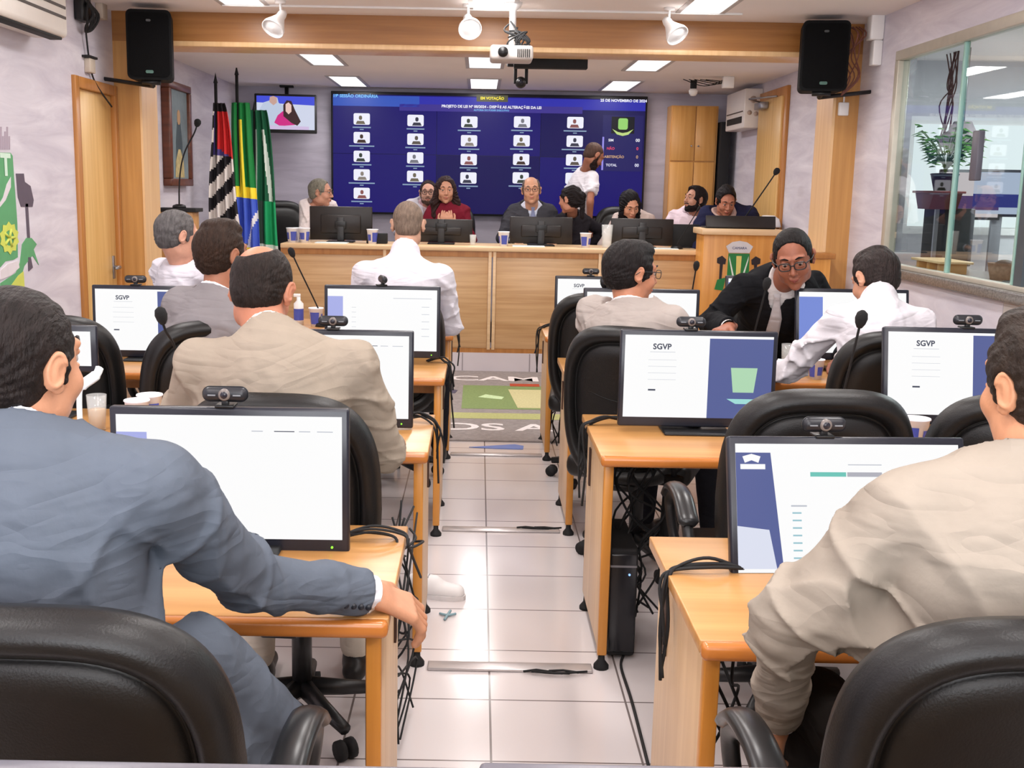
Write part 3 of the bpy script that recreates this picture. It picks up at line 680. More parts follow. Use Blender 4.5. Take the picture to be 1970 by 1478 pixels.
# left door
d = thing('door_1', None, None); d['kind'] = 'structure'
fb = MB(); fb.box(WL - .02, WL + .025, 7.17, 7.245, 0, 2.245, .004); fb.box(WL - .02, WL + .025, 7.94, 8.0, 0, 2.245, .004); fb.box(WL - .02, WL + .024, 7.2455, 7.9395, 2.175, 2.244, .004); fb.build('door_frame', W_FRAME, d)
lf = MB().box(WL - .06, WL - .01, 7.245, 7.94, .005, 2.175, .003).build('door_leaf', W_DOOR, d)
h = MB(); h.cyl((WL - .01, 7.87, 1.0), (WL + .04, 7.87, 1.0), .012); h.tube([(WL + .04, 7.87, 1.0), (WL + .045, 7.8, 1.0), (WL + .045, 7.75, 1.0)], .009); h.box(WL - .012, WL - .002, 7.85, 7.89, .92, 1.08, .003); h.build('door_handle', GREYM, lf)
hg = MB()
for z in (1.75, 1.1, .3): hg.cyl((WL + .0, 7.262, z - .05), (WL + .0, 7.262, z + .05), .012)
hg.build('hinge', GREYM, d)
# right door beyond the post
d = thing('door_2', None, None); d['kind'] = 'structure'
MB().box(WR - .03, WR, 9.78, 10.75, 0, 2.50, .004).build('door_frame', W_FRAME, d); MB().box(WR - .05, WR - .028, 9.86, 10.66, .17, 2.42, .004).build('door_leaf', W_DOOR, d)
hc_ = MB(); hc_.box(WR - .12, WR - .05, 10.3, 10.55, 2.34, 2.40, .006); hc_.tube([(WR - .1, 10.4, 2.40), (WR - .25, 10.2, 2.41), (WR - .07, 9.95, 2.42)], .008); hc_.build('door_closer', GREYM, d)
# floor strips over the cable runs
for i, (y, z) in enumerate(((3.55, .012), (5.09, .010), (6.6, .010))):
    o = MB().box(-.145, .41, y - .03, y + .03, 0, z, .004).build('floor_cable_cover', mat('strip_metal', srgb(196, 190, 190), .3, metal=.5))
    tag(o, ('pale floor strip across the aisle between the second desks', 'pale floor strip across the aisle between the third desks', 'pale floor strip across the aisle just before the rug')[i], 'cable cover')
for i, (y, x) in enumerate(((3.5, .24), (5.1, .27))):
    s_ = MB()
    for k in range(5): s_.tube([(x - .06 + .03 * k + random.uniform(-.01, .01), y + .02 * sin(k * 3), .014), (x - .02 + .03 * k, y + .015 * cos(k * 2), .014), (x + .03 + .03 * k, y - .01 * sin(k), .014)], .004, 5)
    tag(s_.build('dark_tape', MATTE), ('dark torn tape on the floor strip between the second desks', 'dark torn tape on the floor strip between the third desks')[i], 'tape')

# rug with crest
rg = thing('rug', 'grey rug with a green town crest and white letters before the dais', 'rug', (.1, 8.32, 0))
MB().box(-1.25, 1.25, -1.36, 1.36, 0, .012, .004).build('pile', mat('rug_grey', srgb(150, 142, 140), .95, var=.14, scale=40, bump=.3, bscale=300), rg)
fr_ = lambda z: (lambda u, v, w: Vector((u, v, z + w)))
def flat(name, poly, z, m, parent): return MB().prism(poly, 0, .0012, fr_(z)).build(name, m, parent)
rug = lambda n, c: mat('rug_' + n, srgb(*c), .95, var=.1, scale=60)
flat('crest_shield', [(-.2, -.35), (.6, -.35), (.5, .62), (-.2, .62)], .0125, rug('green', (126, 146, 92)), rg)
flat('crest_ribbon', [(-.3, -.50), (.68, -.50), (.72, -.62), (.62, -.70), (-.28, -.70)], .0125, rug('lime', (178, 180, 120)), rg)
flat('crest_banner', [(.18, .72), (.42, .72), (.42, .60), (.18, .60)], .014, rug('red', (176, 72, 44)), rg)
flat('crest_corn', [(.21, -.30), (.43, -.30), (.43, .45), (.16, .45)], .014, rug('cream', (200, 194, 146)), rg)
flat('crest_road', [(-.08, .1), (.10, .02), (.12, .12), (-.02, .22)], .014, rug('mint', (196, 220, 170)), rg)
flat('crest_hammer', [(-.42, .25), (-.26, .25), (-.24, .38), (-.32, .48), (-.42, .46)], .0125, rug('slate', (84, 78, 96)), rg)
lt = MB()
for t, x, y in (('D', -.20, -.98), ('S', .02, -.98), ('A', .30, -.98), ('C', -.20, .95), ('A', .05, .95), ('M', .30, .95), ('L', -.5, -.98), ('E', .58, -.98)):
    add_text(lt, t, .34, (lambda x, y: (lambda u, v, w: Vector((x + u, y + v * .9, .0135 + w))))(x, y), .006, 1.1)
lt.build('letters', rug('white', (232, 226, 226)), rg)
pb = MB(); pb.prism([(-.22, -.14), (.02, -.19), (.26, -.2), (.27, -.02), (.19, .06)], 0, .003, lambda u, v, w: Vector((u, v, w)))
o = pb.build('paper_wrapper', [mat('blue_wrap', srgb(96, 120, 190), .5)], None, (.12, 6.86, .001)); o.scale = (.7, .5, 1); tag(o, 'crumpled blue and white paper lying on the aisle floor before the rug', 'paper')

# ------------------------------------------------------------------ dais
D0 = 9.7
struct('floor_dais', MB().box(WL, WR, D0, BACK, 0, .17), mat('dais_tile', srgb(214, 207, 212), .3, var=.03, scale=3))
jt = MB()
for x in (-1.9, -1.35, -.8, -.12, .47, 1.0, 1.55): jt.box(x - .004, x + .004, D0 - .003, D0 + .01, .01, .165)
struct('trim_2', jt, mat('joint', srgb(150, 142, 146), .8))
struct('floor_dais_inner', MB().box(WL, WR, 10.42, BACK, .17, .36), mat('dais_inner', srgb(150, 140, 138), .7))
dd = thing('dais_desk', 'long pale wood desk across the raised platform', 'desk', (0, D0, .17))
MB().box(-1.70, 1.93, -.04, .62, .885, .925, .006).build('desktop', W_DAISTOP, dd)
for x0, x1 in ((-1.69, -.82), (-.79, .09), (.16, 1.04), (1.07, 1.92)):
    MB().box(x0, x1, -.005, .02, .04, .885, .003).build('front_panel', W_DAIS, dd)
for x in (-.805, .105, .145, 1.055): MB().box(x - .014, x + .014, -.02, .0, .03, .885, .003).build('batten', W_DAISTOP, dd)
MB().box(-1.70, 1.93, .0, .03, 0, .04).build('plinth', W_FRAME, dd); MB().box(-1.70, 1.92, -.012, -.004, .835, .885).build('apron', W_FRAME, dd)
for x in (-1.695, 1.925): MB().box(x - .012, x + .012, .02, .6, 0, .885).build('side_panel', W_DAIS, dd)

# ------------------------------------------------------------------ lectern
lx = (P(1350, 500, Y=9.35).x + P(1497, 500, Y=9.35).x) / 2; ltop = P(1420, 441, Y=9.3).z
le = thing('lectern', 'tall orange wood lectern with the green town crest', 'lectern', (lx, 9.35, 0))
MB().box(-.31, .31, 0, .32, 0, ltop - .05, .004).build('body', W_LECT, le)
MB().box(-.335, .335, -.05, .36, ltop - .05, ltop, .006).build('desktop', W_DAISTOP, le)
fl = lambda u, v, w: Vector((u, -.001 - w, v))
def lplate(name, poly, m, t0=0, t1=.006): return MB().prism(poly, t0, t1, fl).build(name, m, le)
cx0 = P(1421, 500, Y=9.35).x - lx; zf = lambda py: P(1421, py, Y=9.35).z
enam = lambda n, c: mat('enamel_' + n, srgb(*c), .35, var=.04)
zt, zb = zf(488), zf(600)
lplate('crest_shield', [(cx0 - .088, zt), (cx0 + .088, zt), (cx0 + .092, zt - .25), (cx0 + .07, zt - .33), (cx0, zt - .38), (cx0 - .07, zt - .33), (cx0 - .092, zt - .25)], enam('green', (38, 128, 70)))
lplate('crest_crown', [(cx0 - .085, zt + .005), (cx0 + .085, zt + .005), (cx0 + .112, zt + .06), (cx0 + .06, zt + .095), (cx0, zt + .105), (cx0 - .06, zt + .095), (cx0 - .112, zt + .06)], enam('silver', (214, 212, 216)))
lplate('crest_field', [(cx0 - .022, zt - .02), (cx0 + .022, zt - .02), (cx0 + .016, zt - .24), (cx0 - .016, zt - .24)], enam('gold', (226, 208, 120)), .006, .009)
for q in (-1, 1):
    lplate('crest_band', [(cx0 + q * .03, zt - .2), (cx0 + q * .08, zt - .02), (cx0 + q * .08, zt - .05), (cx0 + q * .045, zt - .2)], enam('white', (226, 236, 226)), .006, .009)
    lplate('crest_hammer', [(cx0 + q * .14, zt - .02), (cx0 + q * .105, zt - .05), (cx0 + q * .11, zt - .09), (cx0 + q * .13, zt - .09), (cx0 + q * .135, zt - .22), (cx0 + q * .155, zt - .22), (cx0 + q * .155, zt - .09), (cx0 + q * .18, zt - .08), (cx0 + q * .18, zt - .04)], enam('dark', (44, 40, 46)))
    lplate('crest_leaf', [(cx0 + q * .10, zt - .20), (cx0 + q * .17, zt - .22), (cx0 + q * .19, zt - .30), (cx0 + q * .12, zt - .31)], enam('green', (38, 128, 70)), 0, .007)
crt = MB(); add_text(crt, 'CAMARA', .03, lambda u, v, w: Vector((cx0 + u, -.0115, zt + .045 + v))); crt.build('crest_letters', enam('blue', (60, 70, 120)), le)
sd = thing('side_counter', 'wooden side stand before the right wooden post, by the lectern', 'counter', (2.28, 7.80, 0))
MB().box(-.2, .2, -.02, .17, 1.15, 1.19, .006).build('top', W_FRAME, sd); MB().box(-.16, .17, .0, .15, 0, 1.15).build('body', W_LECT, sd)

# ------------------------------------------------------------------ cabinet, air conditioners, back corner
cb = thing('wall_cabinet', 'tall wooden cupboard with four door panels in the back corner', 'cupboard', (2.22, 11.78, .17))
MB().box(-.26, .22, .0, .27, 0, 2.29).build('body', W_PANEL, cb)
for x0, x1 in ((-.255, -.015), (-.005, .20)):
    for z0, z1 in ((.02, 1.72), (1.735, 2.28)):
        o = MB().box(x0, x1, -.02, 0, z0, z1, .002).build('door', W_PANEL, cb)
        MB().cyl((x1 - .03 if x0 < -.1 else x0 + .03, -.04, z0 + .15), (x1 - .03 if x0 < -.1 else x0 + .03, -.02, z0 + .15), .008).build('knob', GREYM, o)
o = MB().box(2.46, 2.56, 11.7, 12.0, .36, 2.3, .004).build('door_3', mat('dark_opening', (.012, .011, .012), .8)); o['kind'] = 'structure'

def split_ac(root_name, label, loc, L, H, D, side):
    a = thing(root_name, label, 'air conditioner', loc)
    x0, x1 = (0, side * D); xa, xb = min(x0, x1), max(x0, x1)
    MB().box(xa, xb, 0, L, 0, H, .03, 4).build('casing', mat('ac_white', srgb(226, 220, 212), .4, var=.02), a)
    for k, (z0, z1) in enumerate(((.10, .115), (.155, .17))): MB().box(x1 - side * .004 if side < 0 else x1 - .01, x1 + (.004 if side > 0 else .01), .04, L - .04, z0, z1).build('seam_line', mat('ac_seam', srgb(70, 62, 58), .6), a) if side else None
    MB().box(min(x1 - side * .09, x1 - side * .02), max(x1 - side * .09, x1 - side * .02), .03, L - .05, -.012, .01, .003).build('air_outlet', MATTE, a)
    return a
pa = P(86, 62, X=WL)
split_ac('air_conditioner', 'white split air conditioner high on the left wall', (WL, 5.55, 2.385), 1.02, .30, .21, 1)
a2 = thing('air_conditioner', 'white boxy air conditioner on the wall beside the back door', 'air conditioner', (WR, 10.72, 2.19))
MB().box(-.17, 0, 0, .78, 0, .36, .012, 3).build('casing', mat('ac_cream', srgb(226, 220, 216), .4, var=.02), a2)
MB().box(-.176, -.17, .08, .70, .05, .11).build('air_outlet', MATTE, a2); MB().box(-.175, -.17, .05, .73, .15, .16).build('seam_line', mat('ac_seam', srgb(70, 62, 58), .6), a2)
vt = MB()
for x, z, r in ((-.09, .26, .032), (-.12, .14, .022), (-.06, .13, .022), (-.05, .2, .012)): vt.cyl((x, -.004, z), (x, .003, z), r, n=14)
vt.build('side_vent', mat('ac_vent', srgb(188, 170, 160), .5), a2)
o = thing('dome_camera', 'small white dome camera under the rear ceiling near the cupboard', 'camera', tuple(P(1334, 170, Y=10.6)))
o.location.z = REAR_Z - .14
MB().lathe([(0, .14), (.03, .14), (.03, .07), (.014, .06), (.014, .03)], 16).build('mount', MATTE, o); MB().lathe([(.0, .0), (.025, .004), (.038, .025), (.042, .05), (.03, .065), (0, .065)], 18).build('housing', WHITE, o)
c0 = P(1400, 172, Y=10.2)
o = thing('ceiling_device', 'small white device with loose black cables under the rear ceiling above the air conditioner', 'camera', (c0.x, 10.2, REAR_Z - .1)); MB().box(-.05, .05, -.03, .03, 0, .1, .008).build('housing', WHITE, o)
q = MB()
for k in range(5): q.tube(spline([(-.04 + .02 * k, 0, .07), (-.2 + .06 * k, .05, .02 + .01 * k), (-.38 + .05 * k, .1, .08)], 5), .004, 5)
q.build('cable', MATTE, o)

# ------------------------------------------------------------------ video wall
VY = 11.93
tl, br = P(640, 178, Y=VY), P(1240, 411, Y=VY)
VX0, VX1, VZ1, VZ0 = tl.x, P(1243, 190, Y=VY).x, tl.z - .012, P(640, 407, Y=VY).z
vw = thing('video_wall', 'large dark blue video wall showing a session vote with portrait tiles', 'screen', ((VX0 + VX1) / 2, VY, VZ0))
VW, VH = VX1 - VX0, VZ1 - VZ0; hw = VW / 2
MB().box(-hw - .02, hw + .02, .012, .10, -.02, VH + .03, .006).build('casing', BLACK, vw)
NAVY = glow('screen_navy', srgb(22, 12, 104), 1.0, .5); NAVY2 = glow('screen_navy_dark', srgb(17, 9, 80), 1.0, .5)
for i in range(3):
    for j in range(2):
        MB().box(-hw + VW / 3 * i + .002, -hw + VW / 3 * (i + 1) - .002, 0, .012, VH / 2 * j + .002, VH / 2 * (j + 1) - .002).build('panel', (NAVY, NAVY2)[(i + j) % 2 if i else 0], vw)
vx = lambda px: P(px, 290, Y=VY).x - vw.location.x
ROLLK = .0185
vz = lambda px, py: P(px, py, Y=VY).z - VZ0
def vplate(name, x0, x1, z0, z1, m, lay=1, r=0.): 
    f = lambda u, v, w: Vector((u, -.001 * lay - w, v))
    poly = rrect(x1 - x0, z1 - z0, r, 3, (x0 + x1) / 2, (z0 + z1) / 2) if r else [(x0, z0), (x1, z0), (x1, z1), (x0, z1)]
    return MB().prism(poly, 0, .001, f).build(name, m, vw)
def vtext(name, t, px, py, size, m, bold=.001, lay=4, sx=1.): 
    X, Z = vx(px), vz(px, py); return add_text(MB(), t, size, lambda u, v, w: Vector((X + u, -.001 * lay, Z + v)), bold, sx).build(name, m, vw)
SW = glow('screen_white', srgb(238, 238, 250), 1.0); SC = glow('screen_cyan', srgb(120, 190, 245), 1.); SY = glow('screen_yellow', srgb(250, 230, 60), 1.)
vplate('header_band', -hw + .003, hw - .003, VH - .12, VH - .012, glow('screen_band', srgb(44, 44, 168), 1.)); vplate('header_band', -hw + .003, -hw + .9, VH - .12, VH - .012, glow('screen_band_light', srgb(50, 84, 184), 1.), 2)
vplate('title_band', vx(768), vx(1118), vz(940, 216), vz(940, 203), glow('screen_title', srgb(60, 48, 140), 1.), 2)
vtext('header_text', '19ª SESSÃO ORDINÁRIA', 684, 185, .042, SC, .0015, sx=1.05)
vplate('status_box', vx(915), vx(975), vz(945, 196), vz(945, 183), glow('screen_olive', srgb(86, 84, 60), 1.), 3); vtext('status_text', 'EM VOTAÇÃO', 945, 189.5, .038, SY, .0015, 5)
vtext('date_text', '25 DE NOVEMBRO DE 2024', 1196, 194, .038, SW, .0013, sx=1.05)
vtext('title_text', 'PROJETO DE LEI Nº 00/2024 - DISPÕE AS ALTERAÇÕES DA LEI', 944, 206, .037, SW, .0014, sx=1.03); vtext('subtitle_text', 'AUTORIA DO PODER EXECUTIVO', 944, 212.5, .024, SC, .0006)
cols = [(696, 229), (799, 232), (902, 235), (1003, 235), (1105, 236)]; rows = [0, 36, 72, 107.5, 143]
ptint = [(120, 110, 90), (70, 50, 40), (60, 70, 60), (150, 140, 130), (150, 90, 90), (60, 60, 80), (100, 90, 80), (130, 130, 140)]
for ci, (px, py) in enumerate(cols):
    for ri in range(5 if ci == 0 else 4):
        x, z = vx(px), vz(px, py + rows[ri]); w, hh = .085, .058
        t = vplate('portrait_tile', x - w, x + w, z - hh, z + hh, SW, 3, .016)
        g = MB(); dx = random.uniform(-.015, .015); f = lambda u, v, w_: Vector((x + u + dx, -.0045 - w_, z + v))
        g.prism(rrect(.034, .044, .016, 4, 0, .012), 0, .0005, f); g.prism([(-.05, -.052), (.05, -.052), (.035, -.02), (-.035, -.02)], 0, .0005, f)
        c = ptint[(ci * 5 + ri) % 8]; g.build('portrait_figure', glow('portrait_%d' % ((ci * 5 + ri) % 8), srgb(*c), .8), t)
        l = random.uniform(.09, .14); lb_ = MB(); lb_.prism([(-l, -.092), (l, -.092), (l, -.079), (-l, -.079)], 0, .0005, lambda u, v, w_: Vector((x + u, -.0045 - w_, z + v))); lb_.prism([(-.02, -.112), (.02, -.112), (.02, -.102), (-.02, -.102)], 0, .0005, lambda u, v, w_: Vector((x + u, -.0045 - w_, z + v)))
        lb_.build('name_line', glow('screen_label', srgb(150, 176, 205), .8), t)
x0, x1 = vx(1158), vx(1235)
vplate('tally_panel', x0, x1, vz(1196, 330), vz(1196, 222), glow('screen_tally', srgb(28, 24, 92), 1.), 2); vplate('tally_bar', x0, x0 + .018, vz(1196, 328), vz(1196, 264), glow('screen_violet', srgb(150, 140, 230), 1.), 3)
xc = (x0 + x1) / 2; zc = vz(1197, 240)
vplate('crest_back', xc - .12, xc + .12, zc - .09, zc + .08, glow('screen_black', srgb(8, 8, 20), 1.), 3); vplate('crest_shield', xc - .05, xc + .05, zc - .05, zc + .065, glow('screen_green', srgb(150, 210, 110), 1.), 4, .02)
o = MB().prism([(-.11, -.045), (-.05, -.075), (0, -.085), (.05, -.075), (.11, -.045), (.06, -.1), (0, -.115), (-.06, -.1)], 0, .0006, lambda u, v, w: Vector((xc + u, -.006 - w, zc + v))).build('crest_ribbon', glow('screen_lime', srgb(190, 215, 130), 1.), vw)
for py, t, n_, c in ((270, 'SIM', '00', (235, 235, 245)), (286, 'NÃO', '0', (225, 70, 100)), (302, 'ABSTENÇÃO', '0', (200, 160, 120)), (318, 'TOTAL', '00', (225, 225, 245))):
    m_ = glow('tally_%d' % py, srgb(*c), 1.); vtext('tally_text', t, 1171 + len(t) * 1.2, py, .036, m_, .001); vtext('tally_number', n_, 1226, py + .5, .044, m_, .001)

# small television
ty = 11.75; a, b_ = P(490, 181, Y=ty), P(609, 254, Y=ty)
tv = thing('television', 'small television on a ceiling bracket showing a woman in magenta', 'television', ((a.x + b_.x) / 2, ty, b_.z), radians(6))
tw, th_ = (b_.x - a.x), (P(550, 181, Y=ty).z - P(550, 256, Y=ty).z); tv.location.z = P(550, 256, Y=ty).z
MB().box(-tw / 2, tw / 2, 0, .05, 0, th_, .008).build('casing', BLACK, tv)
sc_ = MB().box(-tw / 2 + .022, tw / 2 - .022, -.002, 0, .035, th_ - .022).build('screen', glow('tv_white', srgb(206, 212, 232), 1.), tv)
fz = lambda lay: (lambda u, v, w: Vector((u, -.002 - .001 * lay - w, v)))
def tvp(name, poly, c, lay): return MB().prism(poly, 0, .0006, fz(lay)).build(name, glow('tv_%d_%d_%d' % c, srgb(*c), 1.), sc_)
sx0, sx1, sz0, sz1 = -tw / 2 + .022, tw / 2 - .022, .035, th_ - .022; W_, H_ = sx1 - sx0, sz1 - sz0
q = lambda u, v: (sx0 + u * W_, sz0 + v * H_)
tvp('picture_band', [q(0, 1), q(1, 1), q(1, .74), q(0, .8)], (66, 78, 214), 1)
tvp('picture_man', [q(.02, 0), q(.02, .5), q(.12, .8), q(.22, .86), q(.28, .98), q(.36, .95), q(.38, .8), q(.47, .7), q(.42, .2), q(.3, 0)], (188, 200, 222), 2)
tvp('picture_head', [q(.22, .82), q(.23, .97), q(.29, 1), q(.35, .96), q(.35, .8), q(.29, .72)], (198, 160, 148), 3)
tvp('picture_blouse', [q(.3, .2), q(.36, .42), q(.45, .55), q(.62, .5), q(.66, .14), q(.4, .1)], (206, 40, 130), 3)
tvp('picture_hair', [q(.46, .4), q(.46, .74), q(.52, .88), q(.6, .86), q(.66, .6), q(.76, .25), q(.7, .12), q(.6, .2)], (58, 30, 34), 4)
tvp('picture_face', [q(.5, .55), q(.5, .76), q(.55, .82), q(.6, .74), q(.6, .54), q(.55, .46)], (232, 196, 186), 5)
tvp('picture_caption', [q(.2, 0), q(.9, 0), q(.9, .1), q(.2, .12)], (206, 186, 222), 4)
br_ = MB(); br_.tube([(.0, .03, th_ * .7), (.0, .16, th_ * .8), (0, .2, REAR_Z - tv.location.z)], .02, 8); br_.box(-.07, .07, .13, .27, REAR_Z - tv.location.z - .015, REAR_Z - tv.location.z); br_.build('bracket', MATTE, tv)

# ------------------------------------------------------------------ ceiling fixtures
FRM = mat('troffer_frame', srgb(190, 186, 186), .5); DIF = glow('troffer_diffuser', (1., .98, .97), 1.25)
pos = {0: 'near the rear of the room', 1: 'over the first desks', 2: 'over the second desks', 3: 'over the third desks'}
for i, (x, y, l, z, w) in enumerate(TROFFERS):
    side = 'left' if x < -.5 else ('right' if x > .5 else 'middle')
    if i < 12: lab = 'recessed ceiling light %s, %s of three' % (pos[i // 3], side)
    elif i < 15: lab = 'recessed ceiling light before the wooden beam, %s of three' % side
    elif i < 18: lab = 'recessed ceiling light just behind the beam, %s of three' % side
    else: lab = 'recessed ceiling light nearest the video wall, %s of three' % side
    t = thing('ceiling_light', lab, 'ceiling light', (x, y, z), 0, 'recessed ceiling lights')
    h2 = l / 2; f = MB(); f.box(-.16, -.13, -h2 - .03, h2 + .03, -.008, .0); f.box(.13, .16, -h2 - .03, h2 + .03, -.008, .0); f.box(-.13, .13, -h2 - .03, -h2, -.008, .0); f.box(-.13, .13, h2, h2 + .03, -.008, .0); f.build('frame', FRM, t)
    MB().box(-.13, .13, -h2, h2, -.004, -.001).build('diffuser', DIF, t)

# spot lamps on a thin track before the beam
for i, (px, py, ax, az) in enumerate(((540, 50, (-.35, -.6, -.75), 0), (900, 66, (.12, -.75, -.55), 0), (1286, 64, (.45, -.6, -.75), 0))):
    x = P(px, py, Y=7.45).x
    s = thing('ceiling_spotlight', ('white ceiling spotlight turned down to the left', 'white ceiling spotlight between the other two, facing the desks', 'white ceiling spotlight turned down to the right')[i], 'spotlight', (x, 7.45, FRONT_Z))
    MB().cyl((0, 0, 0), (0, 0, -.018), .035).build('ceiling_rose', WHITEM, s)
    d = Vector(ax).normalized(); zq = -.10; Mr = d.to_track_quat('Z', 'Y').to_matrix().to_4x4(); c = Vector((0, 0, zq)) - d * .01
    MB().tube([(0, 0, -.018), (.0, .012, -.06), Vector((0, .01, zq))], .008).build('arm', WHITEM, s)
    MB().lathe([(0, -.035), (.024, -.035), (.03, -.01), (.03, .015), (.05, .06), (.072, .105), (.075, .125), (.07, .125), (.068, .11), (.03, .07)], 28, c, Mr).build('reflector', WHITEM, s)
    MB().lathe([(.0, .122), (.045, .118), (.068, .108)], 24, c, Mr).build('bulb', mat('lamp_glass', srgb(236, 238, 240), .12, var=.02), s)
tk = MB().box(-1.7, 1.7, -.012, .012, FRONT_Z - .014, FRONT_Z, .002).build('ceiling_track', WHITEM, None, (0, 7.62, 0)); tag(tk, 'thin pale cable channel along the ceiling before the wooden beam', 'cable channel')

# projector
pc = P(985, 105, Y=7.35)
pj = thing('projector', 'white ceiling projector with tangled black cables', 'projector', (pc.x, 7.35, pc.z))
MB().box(-.14, .13, -.13, .13, -.045, .045, .02, 3).build('casing', mat('projector_white', srgb(206, 198, 192), .4), pj)
MB().cyl((-.06, -.13, 0), (-.06, -.155, 0), .032).build('lens', BLACK, pj)
mt = MB(); mt.lathe([(.0, FRONT_Z - pc.z), (.06, FRONT_Z - pc.z), (.05, FRONT_Z - pc.z - .03), (.022, FRONT_Z - pc.z - .05), (.022, .05), (0, .05)], 20); mt.build('ceiling_mount', WHITEM, pj)
cbm = MB(); rs = random.Random(3)
for k in range(9):
    cbm.tube(spline([(rs.uniform(-.03, .03), -.03, .2 - .02 * k), (rs.uniform(-.05, .1), -.07, .13), (rs.uniform(-.04, .13), -.1, .07), (rs.uniform(-.05, .12), -.08, .02), (rs.uniform(0, .12), -.12, .05)], 5), .006, 6)
cbm.build('cable', MATTE, pj)
gr = MB()
for k in range(7): gr.box(.03 + .012 * k, .036 + .012 * k, -.134, -.129, -.03, .02)
gr.build('vent_slats', MATTE, pj)
c1 = P(1058, 119, Y=8.42); o = thing('screen_housing', 'long black box hanging under the beam beside the projector', 'box', (c1.x, 8.5, c1.z)); MB().box(-.26, .28, -.04, .06, -.04, .055, .004).build('casing', MATTE, o); MB().box(-.2, -.16, -.0, .03, .05, REAR_Z - c1.z).build('bracket', MATTE, o)
c2 = P(1002, 150, Y=9.0); o = thing('ceiling_camera', 'black camera on a bracket under the rear ceiling behind the projector', 'camera', (c2.x, 9.0, REAR_Z))
MB().box(-.11, .11, -.05, .05, -.07, 0, .01).build('mount', MATTE, o); m_ = MB(); m_.box(-.055, -.03, -.02, .02, -.2, -.05, .004); m_.box(.03, .055, -.02, .02, -.2, -.05, .004); m_.build('yoke', MATTE, o); MB().ball((0, 0, -.19), .045, 12).build('camera_head', BLACK, o); MB().cyl((0, -.035, -.19), (0, -.05, -.19), .02).build('lens', mat('lens_glass', (.02, .02, .03), .05), o)

# loudspeakers
def speaker(label, tlx, brx, tly, bry, Y, side):
    a, b_ = P(tlx, tly, Y=Y), P(brx, bry, Y=Y); w = b_.x - a.x; h = a.z - b_.z; c = (a.x + b_.x) / 2
    s = thing('loudspeaker', label, 'loudspeaker', (c, Y, b_.z), radians(-8 * side))
    fr2 = lambda u, v, w_: Vector((u * (1 - .12 * w_ / .24), w_, v))
    g = MB(); g.prism(rrect(w, h, .035, 4, 0, h / 2), 0, .24, fr2); g.build('cabinet', mat('speaker_black', (.004, .004, .0045), .7, bump=.3, bscale=300, spec=.2), s)
    MB().prism(rrect(w - .03, h - .04, .03, 4, 0, h / 2), -.008, 0, lambda u, v, w_: Vector((u, w_, v))).build('grille', mat('grille_black', (.003, .003, .0035), .8, bump=.6, bscale=700, spec=.15), s)
    MB().prism(rrect(.05, .02, .008, 4, 0, .05), -.012, -.008, lambda u, v, w_: Vector((u, w_, v))).build('badge', mat('badge_green', srgb(60, 96, 84), .3), s); MB().prism(rrect(.03, .014, .006, 4, 0, h - .07), -.012, -.008, lambda u, v, w_: Vector((u, w_, v))).build('badge', mat('badge_grey', srgb(60, 62, 62), .3), s)
    bx = MB(); xw = (WL - c) if side < 0 else (WR - c); bx.tube([(0, .12, -.02), (0, .16, -.03), (xw * .6, .2, -.0), (xw, .24, .02)], .014, 6); bx.box(min(xw, xw * .97) - .005, max(xw, xw * .97) + .005, .16, .30, -.08, .14); bx.tube([(-.06, .05, -.012), (.06, .05, -.012)], .018, 6); bx.tube([(0, .08, 0), (0, .12, -.03)], .02, 6); bx.build('bracket', BLACK, s)
    return s
speaker('black loudspeaker on the left wall over the doorway', 242, 331, 17, 154, 7.62, -1)
sp = speaker('black loudspeaker on the right wall beside the glass booth', 1547, 1627, 38, 176, 7.6, 1)
cbm = MB(); rs = random.Random(5)
for k in range(6): cbm.tube(spline([(.12 + .02 * k, .1, .42), (.16 + .02 * k, .05 + rs.uniform(-.05, .05), .36), (.13 + rs.uniform(0, .1), .06, .22), (.17 + rs.uniform(0, .08), .1, .1), (.14, .12, -.02)], 5), .0045, 5)
cbm.build('cable', mat('cable_red', srgb(110, 62, 50), .5), sp)
o = thing('cable_bracket', 'black metal bracket holding loose cables at the ceiling above the right loudspeaker', 'bracket', tuple(P(1690, 22, X=WR - .02))); MB().prism([(-.42, .02), (.02, .03), (.0, -.02), (-.1, -.03), (-.3, -.02)], -.05, .05, lambda u, v, w: Vector((u, w, v))).build('plate', MATTE, o)
c = P(1697, 60, X=WR); o = thing('wall_sensor', 'white sensor unit on the right wall near the ceiling', 'sensor', (WR, c.y, c.z)); MB().box(-.09, 0, -.05, .05, -.06, .12, .012, 3).build('housing', WHITE, o); MB().box(-.06, 0, -.04, .04, -.22, -.06, .008, 3).build('lower_box', WHITE, o)
c = P(1622, 210, Y=BEAM_Y - .01); o = thing('wall_switch', 'small white socket box on the right wooden post', 'switch', (c.x, BEAM_Y, c.z)); MB().box(-.035, .035, -.03, 0, -.045, .045, .006, 2).build('plate', WHITE, o); MB().cyl((0, -.015, .045), (0, -.015, .12), .006).build('cable', WHITE, o)

